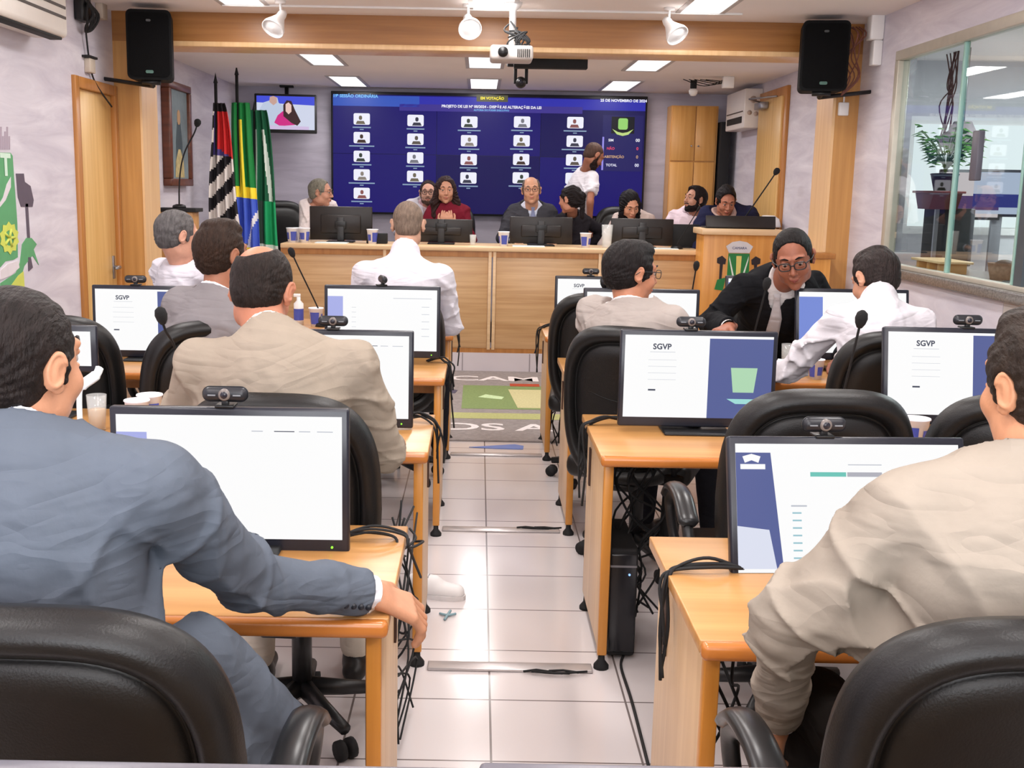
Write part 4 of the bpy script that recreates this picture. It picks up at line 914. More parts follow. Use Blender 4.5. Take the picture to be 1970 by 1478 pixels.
# left wall items: red and black panel, cable box, grey boxes, mural crest, framed picture, flags
c = P(93, 30, X=WL); o = thing('wall_alarm', 'black panel with a red light high on the left wall', 'alarm', (WL, c.y, c.z)); MB().box(0, .05, -.10, .09, -.12, .22, .008).build('housing', MATTE, o); MB().box(.05, .07, -.06, .04, -.05, .12, .012, 3).build('red_light', mat('red_plastic', srgb(226, 30, 44), .3), o)
c = P(150, 22, X=WL); o = thing('cable_junction', 'tangled black adapters and cables on the left wall by the ceiling', 'cables', (WL, c.y, c.z)); q = MB(); rs = random.Random(11)
q.box(.0, .06, -.08, .08, -.06, .1, .01)
q.build('adapter', BLACK, o); q = MB()
for k in range(7): q.tube(spline([(.05, rs.uniform(-.1, .1), .08), (.09, rs.uniform(-.12, .12), .0), (.06, rs.uniform(-.06, .1), -.09), (.03, .04, -.12)], 5), .008, 6)
q.build('cable', MATTE, o); MB().tube(spline([(.03, .04, -.1), (.02, .12, -.3), (.02, .22, -.42), (.03, .5, -.55)], 6), .006, 6).build('long_cable', MATTE, o)
c = P(188, 22, X=WL); o = MB().box(0, .05, -.05, .05, -.05, .05, .006).build('junction_box', mat('beige_plastic', srgb(200, 186, 170), .5), None, (WL, c.y, c.z)); tag(o, 'small beige junction box beside the black adapters', 'junction box')
c = P(167, 125, X=WL); o = thing('wall_adapter', 'beige box with a black cable clip above the left door', 'box', (WL, c.y, c.z)); MB().box(0, .04, -.05, .05, -.05, .04, .005).build('housing', mat('beige_plastic', srgb(200, 186, 170), .5), o); MB().box(0, .05, -.09, .07, .04, .055, .003).build('clip', MATTE, o)

mu = thing('wall_mural', 'green town crest painted on the left wall', 'mural', (WL, 0, 0))
def mural(name, pix, c, lay):
    pts = [P(x, y, X=WL) for x, y in pix]; v = [(.0015 * lay, p.y, p.z) for p in pts] + [(.0002, p.y, p.z) for p in pts]; n = len(pts)
    return MB().add(v, [list(range(n)), [n + i for i in range(n)][::-1]] + [[i, (i + 1) % n, n + (i + 1) % n, n + i] for i in range(n)]).build(name, mat('mural_%d_%d_%d' % c, srgb(*c), .6, var=.05), mu)
GRN = (94, 164, 112)
mural('shield', [(-40, 292), (20, 294), (24, 300), (26, 330), (33, 430), (34, 495), (26, 500), (10, 503), (0, 515), (-40, 515)], GRN, 1)
mural('shield_ribbon', [(20, 340), (12, 355), (5, 380), (-4, 395), (-10, 405), (-2, 400), (10, 385), (20, 360)], (222, 216, 222), 2)
lt = MB(); cp = P(10, 319, X=WL); add_text(lt, 'T', .16, lambda u, v, w: Vector((.004, cp.y + u * 1.3, cp.z + v)), .006); lt.build('letter', mat('mural_pale', srgb(206, 232, 214), .6), mu)
gc = P(17, 458, X=WL); gm = MB()
gp = [(gc.y + (.13 if k % 2 else .105) * cos(k * pi / 10), gc.z + (.09 if k % 2 else .073) * sin(k * pi / 10)) for k in range(20)]; n_ = 20
gp2 = [(gc.y + .06 * cos(k * pi / 10), gc.z + .042 * sin(k * pi / 10)) for k in range(20)]
gm.add([(.004, y, z) for y, z in gp] + [(.004, y, z) for y, z in gp2], [[k, (k + 1) % 20, 20 + (k + 1) % 20, 20 + k] for k in range(20)])
for k in range(5): a = k * 2 * pi / 5; gm.tube([(.004, gc.y, gc.z), (.004, gc.y + .07 * cos(a), gc.z + .05 * sin(a))], .009, 4)
gm.build('gear', mat('mural_lime', srgb(206, 216, 96), .6), mu)
mural('hammer_head', [(30, 334), (45, 334), (47, 350), (58, 358), (64, 385), (62, 398), (40, 398), (34, 380)], (92, 82, 96), 2)
mural('hammer_handle', [(48, 392), (53, 392), (57, 458), (52, 458)], (92, 82, 96), 2)
mural('leaf', [(42, 470), (50, 458), (60, 458), (70, 470), (64, 480), (74, 510), (62, 492), (58, 496), (46, 512), (38, 540), (20, 552), (0, 556), (0, 545), (30, 525), (38, 505)], GRN, 2)
mural('corn', [(18, 552), (34, 530), (44, 522), (46, 552)], (206, 212, 96), 3); mural('tassel', [(53, 495), (58, 495), (62, 515), (54, 522)], (92, 82, 96), 3); mural('ribbon_end', [(0, 520), (14, 508), (34, 502), (36, 515), (20, 530), (0, 538)], (222, 214, 218), 3)
for k in range(7):
    x = -8 + k * 4; y = 262 - (k % 3) * 9
    mural('crown_tower', [(x, 288), (x, y), (x + 3, y), (x + 3, 288)], (172, 158, 172), 1)

a, b_, c_, d_ = P(308, 152, X=WL), P(352, 163, X=WL), P(314, 357, X=WL), P(354, 357, X=WL)
y0, y1, z1, z0 = a.y, b_.y, 2.40, 1.565
pf = thing('framed_picture', 'old religious painting in a dark wood frame on the left wall', 'picture', (WL, (y0 + y1) / 2, z0)); w, h = (y1 - y0), z1 - z0
g = MB(); 
for A_ in ((-w / 2, w / 2, 0, .06), (-w / 2, w / 2, h - .06, h), (-w / 2, -w / 2 + .07, .06, h - .06), (w / 2 - .07, w / 2, .06, h - .06)): g.box(0, .07, A_[0], A_[1], A_[2], A_[3], .008)
g.build('frame', W_DARK, pf)
MB().box(0, .045, -w / 2 + .07, w / 2 - .07, .06, h - .06).build('canvas', mat('canvas_blue', srgb(118, 134, 140), .6, var=.25, scale=5), pf)
fp = lambda u, v, w_: Vector((.046 + w_, u, v))
MB().prism([(-.09, .12), (.09, .12), (.1, .35), (.05, .52), (-.05, .52), (-.1, .35)], 0, .001, fp).build('robe', mat('robe_dark', srgb(62, 78, 84), .6, var=.2), pf); MB().prism(rrect(.09, .12, .04, 4, 0, .56), 0, .002, fp).build('face', mat('paint_skin', srgb(186, 150, 110), .6), pf)
MB().prism([(-.14, .07), (.14, .07), (.12, .2), (.03, .3), (-.03, .3), (-.12, .2)], .001, .002, fp).build('lower_figures', mat('paint_ochre', srgb(186, 170, 120), .6, var=.3, scale=20), pf)

# flags hanging from poles: pleated cloth in coloured bands
def flag(label, x, y, ztop, zcloth, zbot, bands, w0, w1, seed, lean=0.):
    f = thing('flag', label, 'flag', (x, y, .17))
    pb = MB(); pb.cyl((0, 0, 0), (lean, 0, ztop - .17), .014); pb.lathe([(0, ztop - .17 + .09), (.012, ztop - .17 + .03), (.02, ztop - .17), (0, ztop - .18)], 10, (lean, 0, 0)); pb.build('pole', MATTE, f)
    MB().lathe([(0, .05), (.05, .05), (.13, .02), (.14, 0), (0, 0)], 20).build('base', W_DARK, f)
    rs = random.Random(seed); nu, nv = 44, 60; vs_ = []; zt_ = zcloth - .17; zb_ = zbot - .17
    for j in range(nv + 1):
        v = j / nv; z = zt_ + (zb_ - zt_) * v; W = w0 + (w1 - w0) * v ** .7
        for i in range(nu + 1):
            u = i / nu; vs_.append((lean * (z / (ztop - .17)) + (u - .25) * W + .01 * sin(5 * v + seed), -.02 - .035 * sin(u * 3.2 * 2 * pi + seed + .8 * v) * (.5 + .6 * v), z - .04 * u * v))
    ms = {}; mb = MB(); ml = []
    faces = [[j * (nu + 1) + i, j * (nu + 1) + i + 1, (j + 1) * (nu + 1) + i + 1, (j + 1) * (nu + 1) + i] for j in range(nv) for i in range(nu)]
    for c in bands[1]: ml.append(mat('flag_%d_%d_%d' % c, srgb(*c), .75, var=.04))
    mb.add(vs_, faces, True); mb.mi = [bands[0]((i + .5) / nu, (j + .5) / nv) for j in range(nv) for i in range(nu)]
    o = mb.build('cloth', ml, f); md = o.modifiers.new('thickness', 'SOLIDIFY'); md.thickness = .003
    return f
sp_ = lambda u, v: (0 if (v < .06) else (1 if v < .33 + .1 * u and u > .22 else (2 if v < .42 and u > .1 else (0 if int((v * 9 + u * 2.2)) % 2 else 3))))
f1 = P(415, 300, Y=11.0)
flag('black, red and white striped flag on the pole nearest the left wall', P(420, 400, Y=10.0).x, 10.0, 2.45, 2.28, 1.22, (sp_, [(26, 22, 28), (206, 40, 42), (84, 74, 140), (226, 218, 212)]), .10, .27, 1, .0)
def br_(u, v):
    if v < .5: return 1 if .30 < u < .55 and v > .1 else 0
    dv = abs(v - .5)
    if v < .56 and u + (v - .5) * 3 > .05: return 1
    if v < .86:
        r = (u - 1.1) ** 2 * .35 + (v - 1.0) ** 2
        return 3 if .105 < r < .135 else 2
    return 1 if v < .90 and u > .35 else 0
flag('green, yellow and blue national flag between the other two flags', P(460, 400, Y=10.2).x, 10.2, 2.54, 2.30, .85, (br_, [(20, 128, 60), (252, 226, 60), (70, 98, 206), (236, 236, 240)]), .16, .24, 4)
def gw(u, v):
    if v < .12: return 0
    if v < .55: return 1 if (.18 < u < .34 or .55 + (v - .12) * .5 < u < .70 + (v - .12) * .5) else 0
    if v < .82: return 2 if u > .55 else (1 if u < .3 else 3)
    return 4 if u < .6 and v > .88 else 1
flag('green and white town flag on the pole nearest the video wall', P(492, 400, Y=10.38).x, 10.38, 2.24, 2.25, .8, (gw, [(16, 92, 60), (222, 234, 224), (24, 160, 98), (60, 80, 70), (206, 36, 60)]), .15, .31, 7)
# ------------------------------------------------------------------ glass booth on the right
struct('counter_slab', MB().box(WR - .05, WR + .5, 2.2, 7.4, 1.09, 1.145, .008), mat('granite', srgb(112, 110, 108), .25, var=.35, scale=90))
struct('ceiling_booth', MB().box(WR + .1, 5.6, -2.2, 9.0, 2.62, 2.72), M_CEIL)
BW = mat('booth_wall', srgb(212, 210, 214), .6, var=.03)
struct('wall_booth_far', MB().box(5.5, 5.62, -2.2, 9.0, 0, 2.62), BW); struct('wall_booth_back', MB().box(WR + .12, 5.6, 8.9, 9.0, 0, 2.62), BW)
FRG = mat('booth_frame_metal', srgb(196, 190, 176), .4, metal=.3)
w1 = thing('window_1', None, None); w1['kind'] = 'structure'
g = MB(); g.box(WR - .015, WR + .06, 2.0, 7.32, 2.43, 2.49, .004); g.box(WR - .015, WR + .06, 7.26, 7.32, 1.145, 2.43, .004); g.box(WR - .01, WR + .05, 2.0, 7.3, 1.145, 1.17, .003); g.build('window_frame', FRG, w1)
GL = bpy.data.materials.new('glass'); GL.use_nodes = True; N = GL.node_tree.nodes; Lk = GL.node_tree.links
for n_ in list(N): N.remove(n_)
out = N.new('ShaderNodeOutputMaterial'); gl = N.new('ShaderNodeBsdfGlossy'); gl.inputs['Roughness'].default_value = .02; tr = N.new('ShaderNodeBsdfTransparent'); tr.inputs[0].default_value = (.86, .93, .93, 1)
fz_ = N.new('ShaderNodeFresnel'); fz_.inputs['IOR'].default_value = 1.5; mlt = N.new('ShaderNodeMath'); mlt.operation = 'MULTIPLY'; mlt.inputs[1].default_value = 1.6; mlt.use_clamp = True; Lk.new(fz_.outputs[0], mlt.inputs[0])
nzz = N.new('ShaderNodeTexNoise'); nzz.inputs['Scale'].default_value = 1.; bpz = N.new('ShaderNodeBump'); bpz.inputs['Strength'].default_value = .01; Lk.new(nzz.outputs[0], bpz.inputs['Height']); Lk.new(bpz.outputs[0], gl.inputs['Normal'])
geo_ = N.new('ShaderNodeNewGeometry'); inv_ = N.new('ShaderNodeMath'); inv_.operation = 'SUBTRACT'; inv_.inputs[0].default_value = 1.; Lk.new(geo_.outputs['Backfacing'], inv_.inputs[1]); ml2 = N.new('ShaderNodeMath'); ml2.operation = 'MULTIPLY'; Lk.new(mlt.outputs[0], ml2.inputs[0]); Lk.new(inv_.outputs[0], ml2.inputs[1])
mxs = N.new('ShaderNodeMixShader'); Lk.new(ml2.outputs[0], mxs.inputs[0]); Lk.new(tr.outputs[0], mxs.inputs[1]); Lk.new(gl.outputs[0], mxs.inputs[2]); Lk.new(mxs.outputs[0], out.inputs[0])
for y0, y1 in ((6.35, 7.26), (5.55, 6.33), (3.9, 5.53), (2.05, 3.88)): MB().box(WR + .018, WR + .026, y0, y1, 1.17, 2.43).build('pane', GL, w1)
g = MB()
for y in (6.34, 5.54, 3.89): g.box(WR + .008, WR + .036, y - .012, y + .012, 1.17, 2.43, .002)
g.build('mullion', mat('edge_glass', srgb(150, 190, 180), .15), w1)
o = MB().box(WR + .0, WR + .06, 5.42, 5.5, 1.145, 2.43).build('window_post', mat('post_grey', srgb(84, 92, 98), .4, metal=.4), w1)
# bright windows in the booth's far wall
w2 = thing('window_2', None, None); w2['kind'] = 'structure'
MB().box(5.47, 5.5, 6.6, 8.6, 1.25, 2.35).build('window_frame', WHITE, w2); MB().box(5.46, 5.472, 6.68, 8.52, 1.32, 2.28).build('pane', glow('daylight_and_fill_pane', (1., 1., 1.), 1.6), w2)
w3 = thing('window_3', None, None); w3['kind'] = 'structure'
MB().box(3.3, 4.9, 8.86, 8.9, 1.3, 2.2).build('window_frame', WHITE, w3); MB().box(3.36, 4.84, 8.85, 8.862, 1.36, 2.14).build('pane', glow('daylight_and_fill_pane', (1., 1., 1.), 1.6), w3)
ld = bpy.data.lights.new('booth_lamp', 'AREA'); ld.shape = 'RECTANGLE'; ld.size = .3; ld.size_y = 1.2; ld.energy = 75; lo = bpy.data.objects.new('booth_lamp', ld); lo.location = (4.0, 6.9, 2.58); COL.objects.link(lo)
t = thing('ceiling_light', 'long ceiling light inside the glass booth', 'ceiling light', (4.0, 6.9, 2.62), 0, 'recessed ceiling lights'); MB().box(-.16, .16, -.62, .62, -.012, 0, .004).build('frame', FRM, t); MB().box(-.14, .14, -.6, .6, -.016, -.012).build('diffuser', DIF, t)
# plant in a black pot on a dark red shelf box
pp = P(1808, 345, X=WR + .30)
sh = thing('wall_shelf', 'dark red wooden shelf inside the booth under the potted plant', 'shelf', (WR + .30, pp.y, P(1808, 372, X=WR + .3).z))
MB().prism([(-.15, .0), (.15, .0), (.09, -.10), (-.09, -.10)], -.09, .09, lambda u, v, w: Vector((w, u, v))).build('body', mat('dark_red_wood', srgb(96, 36, 30), .35, var=.1), sh); MB().box(-.1, .1, -.18, .18, 0, .015, .003).build('top', mat('red_top', srgb(120, 62, 50), .35), sh)
MB().box(-.012, .012, -.01, .01, -(sh.location.z - 1.145), -.10).build('support', GREYM, sh)
pl = thing('potted_plant', 'leafy green plant in a black pot behind the booth glass', 'plant', (WR + .33, pp.y, sh.location.z + .015))
MB().lathe([(0, 0), (.06, 0), (.085, .10), (.09, .105), (.08, .11), (.075, .095), (0, .09)], 20).build('pot', BLACK, pl)
rs = random.Random(2); st = MB(); lv = MB()
for k in range(34):
    a = rs.uniform(0, 6.28); l = rs.uniform(.1, .26); hgt = rs.uniform(.10, .30); tip = Vector((cos(a) * l * .7, sin(a) * l, .1 + hgt)); st.tube(bez((0, 0, .09), (0, 0, .2), tip * .8 + Vector((0, 0, .06)), tip, 6), .003, 5)
    for j in range(5):
        b_ = a + rs.uniform(-1, 1); d = Vector((cos(b_), sin(b_), rs.uniform(-.5, .3))).normalized(); c = tip * (.6 + .1 * j) + Vector((0, 0, .03)); s_ = d.cross(Vector((0, 0, 1))).normalized() * .024; L_ = rs.uniform(.05, .085)
        lv.add([c, c + d * L_ * .4 + s_, c + d * L_, c + d * L_ * .4 - s_, c + d * L_ * .4 + Vector((0, 0, .008))], [[0, 1, 4], [1, 2, 4], [2, 3, 4], [3, 0, 4]], True)
lv.build('leaves', mat('leaf_green', srgb(76, 132, 44), .5, var=.3), pl); st.build('stem', mat('stem_green', srgb(90, 120, 60), .6), pl)
# standing fan-like grey lamp and window plants further in
fp = P(1850, 262, Y=8.1)
lm = thing('pendant_lamp', 'grey dish shaped lamp hanging in the booth behind the plant', 'lamp', (fp.x, fp.y, fp.z))
MB().lathe([(0, .1), (.06, .1), (.09, .04), (.15, .0), (.165, -.02), (.14, -.07), (.08, -.09), (0, -.09)], 28).build('shade', mat('lamp_grey', srgb(150, 140, 142), .45), lm); MB().cyl((0, 0, .1), (0, 0, 2.62 - fp.z), .012).build('rod', GREYM, lm)
vn = thing('hanging_plant', 'thin dark leafless vine hanging against the booth window', 'plant', tuple(P(1822, 215, Y=8.4))); q = MB(); rs = random.Random(8)
for k in range(9): q.tube(spline([(0, rs.uniform(-.12, .12), 2.62 - vn.location.z), (0.02, rs.uniform(-.1, .1), .2), (0, rs.uniform(-.12, .15), .05), (.0, rs.uniform(-.1, .1), -.2)], 5), .005, 5)
q.build('vine', mat('vine_brown', srgb(84, 50, 46), .7), vn)
# desk screens in the booth
def booth_screen(label, px, py, X, w, h, body, scr=None, rz=0.):
    c = P(px, py, X=X) if X < 3.5 else P(px, py, Y=8.3); s = thing('booth_monitor', label, 'monitor', tuple(c), rz if X < 3.5 else pi / 2, 'monitors inside the glass booth'); MB().box(-.02, .02, -w / 2, w / 2, -h / 2, h / 2, .006).build('casing', body, s)
    if scr:
        MB().box(-.024, -.02, -w / 2 + .02, w / 2 - .02, -h / 2 + .02, h / 2 - .02).build('screen', scr[0], s); MB().box(-.027, -.024, -w / 2 + .02, w / 2 - .02, -h * .30, -h * .02).build('picture_band', scr[1], s)
    MB().box(.02, .05, -.04, .04, -(c.z - .76), h * .2, .004).build('stand', GREYM, s); return s
booth_screen('dark monitor turned away on the booth counter', 1822, 455, WR + .38, .36, .36, mat('dark_grey_plastic', srgb(58, 58, 62), .5), None, .5)
booth_screen('monitor with a pink and purple picture behind the booth plant', 1865, 375, 3.9, .46, .36, BLACK, (glow('pink_screen', srgb(236, 214, 214)), glow('purple_band', srgb(92, 60, 110))))
booth_screen('monitor with a blue picture near the booth post', 1925, 372, 3.9, .46, .34, BLACK, (glow('pale_blue_screen', srgb(200, 204, 226)), glow('blue_band', srgb(46, 52, 130))))
o = struct('booth_desk', MB().box(3.2, 4.9, 7.9, 8.8, .70, .75, .004), mat('booth_desk_white', srgb(200, 196, 190), .5))
c = P(1810, 515, X=WR + .16)
o = thing('document_tray', 'light wood document tray on the booth counter', 'tray', (WR + .16, c.y, 1.145)); MB().box(-.1, .1, -.22, .22, .06, .075, .003).build('top', W_DAISTOP, o)
for y in (-.16, .0, .16): MB().box(-.08, .08, y - .02, y + .02, 0, .06, .003).build('rib', W_DESK, o)
c = P(1932, 520, X=WR + .3)
o = thing('wicker_basket', 'small brown basket with oddments on the booth counter', 'basket', (WR + .3, c.y, 1.145)); MB().lathe([(0, 0), (.07, 0), (.09, .09), (.085, .09), (.065, .01), (0, .01)], 18).build('bowl', mat('wicker', srgb(120, 92, 78), .8, var=.3, scale=60), o); MB().ball((0, 0, .08), .05, 8, (1, 1.2, .6)).build('contents', mat('oddments', srgb(90, 76, 70), .7, var=.3), o)
c = P(1893, 300, X=WR + .04); o = thing('glass_door_lock', 'dark grey lock box fixed to the booth glass', 'lock', (WR + .005, c.y, c.z)); MB().box(-.02, .015, -.04, .04, -.13, .13, .006).build('housing', mat('lock_grey', srgb(92, 90, 100), .4), o)
# ------------------------------------------------------------------ furniture builders
LEATHER = mat('black_leather', (.0075, .007, .007), .40, var=.15, scale=8, bump=.10, bscale=260, spec=.42)
SEAM = mat('leather_seam', (.004, .004, .004), .6)

def desk(label, x0, x1, yn, depth=.66, left_open=False):
    t = thing('desk', label, 'desk', ((x0 + x1) / 2, yn, 0)); a, b_ = -(x1 - x0) / 2, (x1 - x0) / 2
    MB().box(a, b_, .012, depth, .722, .75, .003).build('desktop', W_DESK, t)
    e = MB(); e.box(a, b_, -.018, .014, .716, .751, .012, 4); e.build('front_edge', W_EDGE, t)
    for x, s in ((a + .02, 1), (b_ - .045, -1)):
        p = MB().box(x, x + .025, .06, depth - .06, .06, .722, .002).build('side_panel', W_SIDE, t)
        MB().box(x - .003, x + .028, .035, .065, .05, .716, .003).build('edge_band', W_LEG, t)
        for y in (.05, depth - .09):
            MB().lathe([(0, .0), (.026, 0), (.026, .012), (.012, .03), (.010, .06), (0, .06)], 14, (x + .0125, y, 0)).build('foot', MATTE, t)
    MB().box(a + .05, b_ - .05, depth - .12, depth - .10, .585, .716).build('modesty_panel', W_FRAME, t)
    for x in (a + .017, b_ - .017): MB().box(x - .003, x + .003, depth - .2, depth - .17, .52, .66).build('cable_slot', mat('slot_brown', srgb(60, 34, 22), .6), t)
    return t

def backrest_mesh(w=.54, h=.66, th=.10):
    "padded back: outline rings with an inset seam, rear side recessed panel"
    mb = MB(); n = 72; out = []
    for k in range(n):
        a = 2 * pi * k / n; c, s = cos(a), sin(a); e = 2 / 3.4
        x = abs(c) ** e * (1 if c > 0 else -1); z = abs(s) ** e * (1 if s > 0 else -1)
        wid = w / 2 * (1 - .10 * max(0, -z) ** 1.5 - .03 * max(0, z) ** 3); out.append((x * wid, z * h / 2))
    rear = [(0, .030), (.35, .034), (.60, .036), (.74, .034), (.775, .020), (.79, .014), (.805, .020), (.835, .042), (.88, .052), (.93, .047), (.97, .032), (1.0, .0)]
    frt = [(1.0, .0), (.97, -.03), (.90, -.048), (.8, -.052), (.77, -.040), (.74, -.052), (.5, -.062), (.2, -.055), (0, -.052)]
    rings = [(t, d) for t, d in rear] + [(t, d) for t, d in frt[1:]]
    vs_ = []; idx = []
    for t, d in rings:
        if t == 0: idx.append([len(vs_)]); vs_.append((0, -d, 0)); continue
        idx.append(list(range(len(vs_), len(vs_) + n)))
        for x, z in out:
            px, pz = x * t, z * t
            vs_.append((px, -d * th / .1 + .35 * px * px - .10 * (pz / h) ** 2 * 1.0, pz))
    fs_ = []
    for i in range(len(idx) - 1):
        A0, B0 = idx[i], idx[i + 1]
        for k in range(n):
            k2 = (k + 1) % n
            if len(A0) == 1: fs_.append([A0[0], B0[k], B0[k2]])
            elif len(B0) == 1: fs_.append([A0[k], B0[0], A0[k2]])
            else: fs_.append([A0[k], B0[k], B0[k2], A0[k2]])
    mb.add(vs_, fs_, True); return mb, out

def make_chair(label, w=.54, h=.66, tilt=.10, arms=True, zc=.74, base=True):
    "executive chair facing +Y, origin on the floor under the seat"
    t = thing('office_chair', label, 'chair')
    mb, out = backrest_mesh(w, h); o = mb.build('backrest', LEATHER, t, (0, -.27, zc)); o.rotation_euler = (tilt, 0, 0)
    pts = [(x * .79, -.015 + .35 * (x * .79) ** 2 - .10 * (z * .79 / h) ** 2, z * .79) for x, z in out]; MB().tube(pts + pts[:2], .0035, 6, cap=False).build('seam', SEAM, o)
    sm = MB(); pp = [(x * .70 * (i / 10 * 2 - 1) if False else (-w * .35 + w * .7 * i / 10), 0, 0) for i in range(11)]
    sm.tube([(x, -.034 + .35 * x * x, .08 + .10 * (1 - (x / (w * .35)) ** 2) * -.6) for x, _, _ in pp], .0022, 5); sm.build('seam', SEAM, o)
    MB().box(-.26, .26, -.24, .27, .42, .52, .04, 4).build('seat', LEATHER, t)
    MB().box(-.05, .05, -.30, -.05, .40, .43, .008).build('back_bar', BLACK, t)
    if arms:
        for s in (-1, 1):
            a = MB(); a.tube(spline([(s * .27, -.16, .43), (s * .315, -.20, .52), (s * .325, -.17, .63), (s * .325, -.05, .685), (s * .325, .08, .68), (s * .32, .17, .62), (s * .30, .16, .5), (s * .27, .10, .43)], 7), .024, 10, sq=.7, up=(1, 0, 0)); ar = a.build('armrest', BLACK, t)
            MB().tube(spline([(s * .325, -.18, .655), (s * .325, -.06, .705), (s * .325, .08, .70), (s * .322, .165, .65)], 6), [.02] + [.031] * 17 + [.02], 12, sq=.55, up=(0, 0, 1)).build('pad', mat('arm_pad', (.014, .014, .015), .3), ar)
    if base:
        MB().cyl((0, 0, .12), (0, 0, .42), .03).build('gas_column', BLACK, t)
        for k in range(5):
            a = 2 * pi * k / 5 + .4; e = Vector((cos(a) * .245, sin(a) * .245, .075)); l = MB().tube([(0, 0, .13), e * .5 + Vector((0, 0, .07)), e + Vector((0, 0, .015))], [.03, .024, .018], 10).build('leg', CHROME if k % 1 else BLACK, t)
            c = MB()
            for q in (-1, 1): d = Vector((-sin(a), cos(a), 0)); c.cyl(e + d * q * .008 + Vector((0, 0, -.045)), e + d * q * .026 + Vector((0, 0, -.045)), .03, n=14)
            c.build('caster', MATTE, l)
    return t

SCRW = glow('monitor_white', (1., 1., 1.), .97, .3); SCRN = glow('monitor_slate', srgb(88, 98, 152), 1., .3); SCRL = glow('monitor_lilac', srgb(170, 176, 232), 1., .3)
INK = glow('monitor_ink', srgb(70, 74, 92), 1.); GREYT = glow('monitor_grey_text', srgb(190, 194, 204), 1.); TEAL = glow('monitor_teal', srgb(110, 196, 184), 1.)
BEZ = mat('bezel', srgb(34, 36, 46), .3, var=.05)
MW = .555
def monitor(label, bottom, rz=0., tilt=.06, content='plain', dark=False, group=None, roll=0., MH=.345):
    "monitor facing -Y; bottom = centre of its lower edge; stands on a foot below"
    bx, by, bz = bottom; dz = 1.095 if dark else .75
    t = thing('monitor', label, 'monitor', (bx, by, bz), rz, group)
    Mt = Matrix.Rotation(roll, 4, 'Y') @ Matrix.Rotation(-tilt, 4, 'X')
    MB().box(-MW / 2, MW / 2, 0, .028, 0, MH, .006, 2, Mt).box(-MW * .32, MW * .32, .026, .05, .06, MH - .07, .01, 2, Mt).build('casing', BEZ if not dark else mat('dark_back', (.016, .012, .011), .4), t)
    x0, x1, z0, z1 = -MW / 2 + .016, MW / 2 - .016, .034, MH - .018
    fr2 = lambda lay: (lambda u, v, w: Mt @ Vector((x0 + u * (x1 - x0), -.0008 * lay - w, z0 + v * (z1 - z0))))
    def pl(poly, m, lay, name, par): return MB().prism(poly, 0, .0004, fr2(lay)).build(name, m, par)
    R_ = lambda a, b_, c, d: [(a, c), (b_, c), (b_, d), (a, d)]
    if not dark or True:
        s = pl(R_(0, 1, 0, 1), SCRW, 1, 'screen', t)
        def tx(txt, u, v, size, m, b=0.): add = MB(); c = lambda a, b2, w: Mt @ Vector((x0 + u * (x1 - x0) + a, -.0026, z0 + v * (z1 - z0) + b2)); add_text(add, txt, size, c, b); return add.build('screen_text', m, s)
        if content in ('login', 'login_reflect'):
            tx('SGVP', .25, .86, .028, INK, .0008); pl(R_(.17, .34, .795, .80), GREYT, 2, 'text_line', s)
            for k in range(4): pl(R_(.16, .35, .70 - .08 * k, .7035 - .08 * k), GREYT, 2, 'field_line', s)
            pl(R_(.165, .215, .325, .345), INK, 2, 'button', s); pl(R_(.57, 1, 0.0, .97), SCRN, 2, 'side_banner', s)
            pl([(.74, .32), (.88, .32), (.90, .62), (.72, .62)], glow('banner_green', srgb(176, 216, 180)), 3, 'banner_crest', s); pl([(.70, .24), (.92, .24), (.86, .18), (.76, .18)], glow('banner_mint', srgb(160, 220, 215)), 3, 'banner_ribbon', s)
        elif content == 'list':
            pl(R_(0, .135, .0 if False else .5, .86), SCRL, 2, 'side_banner', s)
            for u, w_ in ((.60, .05), (.70, .09), (.81, .05), (.89, .07)): pl(R_(u, u + w_, .875, .882), GREYT if u != .7 else INK, 2, 'text_line', s)
            if False: pass
        elif content == 'table':
            pl(R_(0, .14, .55, .88), SCRL, 2, 'side_banner', s)
            for k in range(7): pl(R_(.22, .26, .70 - .08 * k, .705 - .08 * k), GREYT, 2, 'text_line', s)
            for k in range(5): pl(R_(.86, .93, .72 - .12 * k, .727 - .12 * k), GREYT, 2, 'text_line', s)
            pl(R_(.6, .95, .855, .863), GREYT, 2, 'text_line', s)
        elif content == 'vote':
            pl([(0, .03), (.20, .03), (.155, .93), (0, .93)], SCRN, 2, 'side_banner', s); pl(R_(.02, .13, .80, .84), SCRW, 3, 'side_label', s); pl([(.0, .03), (.17, .03), (.14, .33), (.0, .36)], glow('banner_pale', srgb(220, 224, 240)), 3, 'side_glow', s)
            pl([(.04, .85), (.07, .87), (.10, .85), (.11, .90), (.07, .92), (.03, .90)], SCRW, 3, 'side_logo', s)
            pl(R_(.33, .49, .745, .78), TEAL, 2, 'button', s); pl(R_(.495, .65, .745, .78), glow('monitor_grey', srgb(176, 176, 186)), 2, 'button', s); pl(R_(.5, .65, .835, .842), GREYT, 2, 'text_line', s); pl(R_(.24, .31, .51, .522), GREYT, 2, 'text_line', s)
            for k in range(7): pl(R_(.245, .285, .455 - .058 * k, .468 - .058 * k), glow('monitor_teal_text', srgb(160, 200, 210)), 2, 'text_line', s)
        elif content == 'blue_side':
            pl(R_(0, .22, .06, .92), glow('monitor_blue', srgb(120, 140, 214)), 2, 'side_banner', s)
            for k in range(6): pl(R_(.34, .48, .78 - .1 * k, .785 - .1 * k), GREYT, 2, 'text_line', s)
        elif content == 'lilac': pl(R_(0, 1, 0, .8), SCRL, 2, 'picture', s)
    if not dark: MB().cyl(Mt @ Vector((MW / 2 - .04, -.001, .016)), Mt @ Vector((MW / 2 - .04, -.004, .016)), .003, n=8).build('power_light', glow('green_led', srgb(150, 240, 60), 1.5), t)
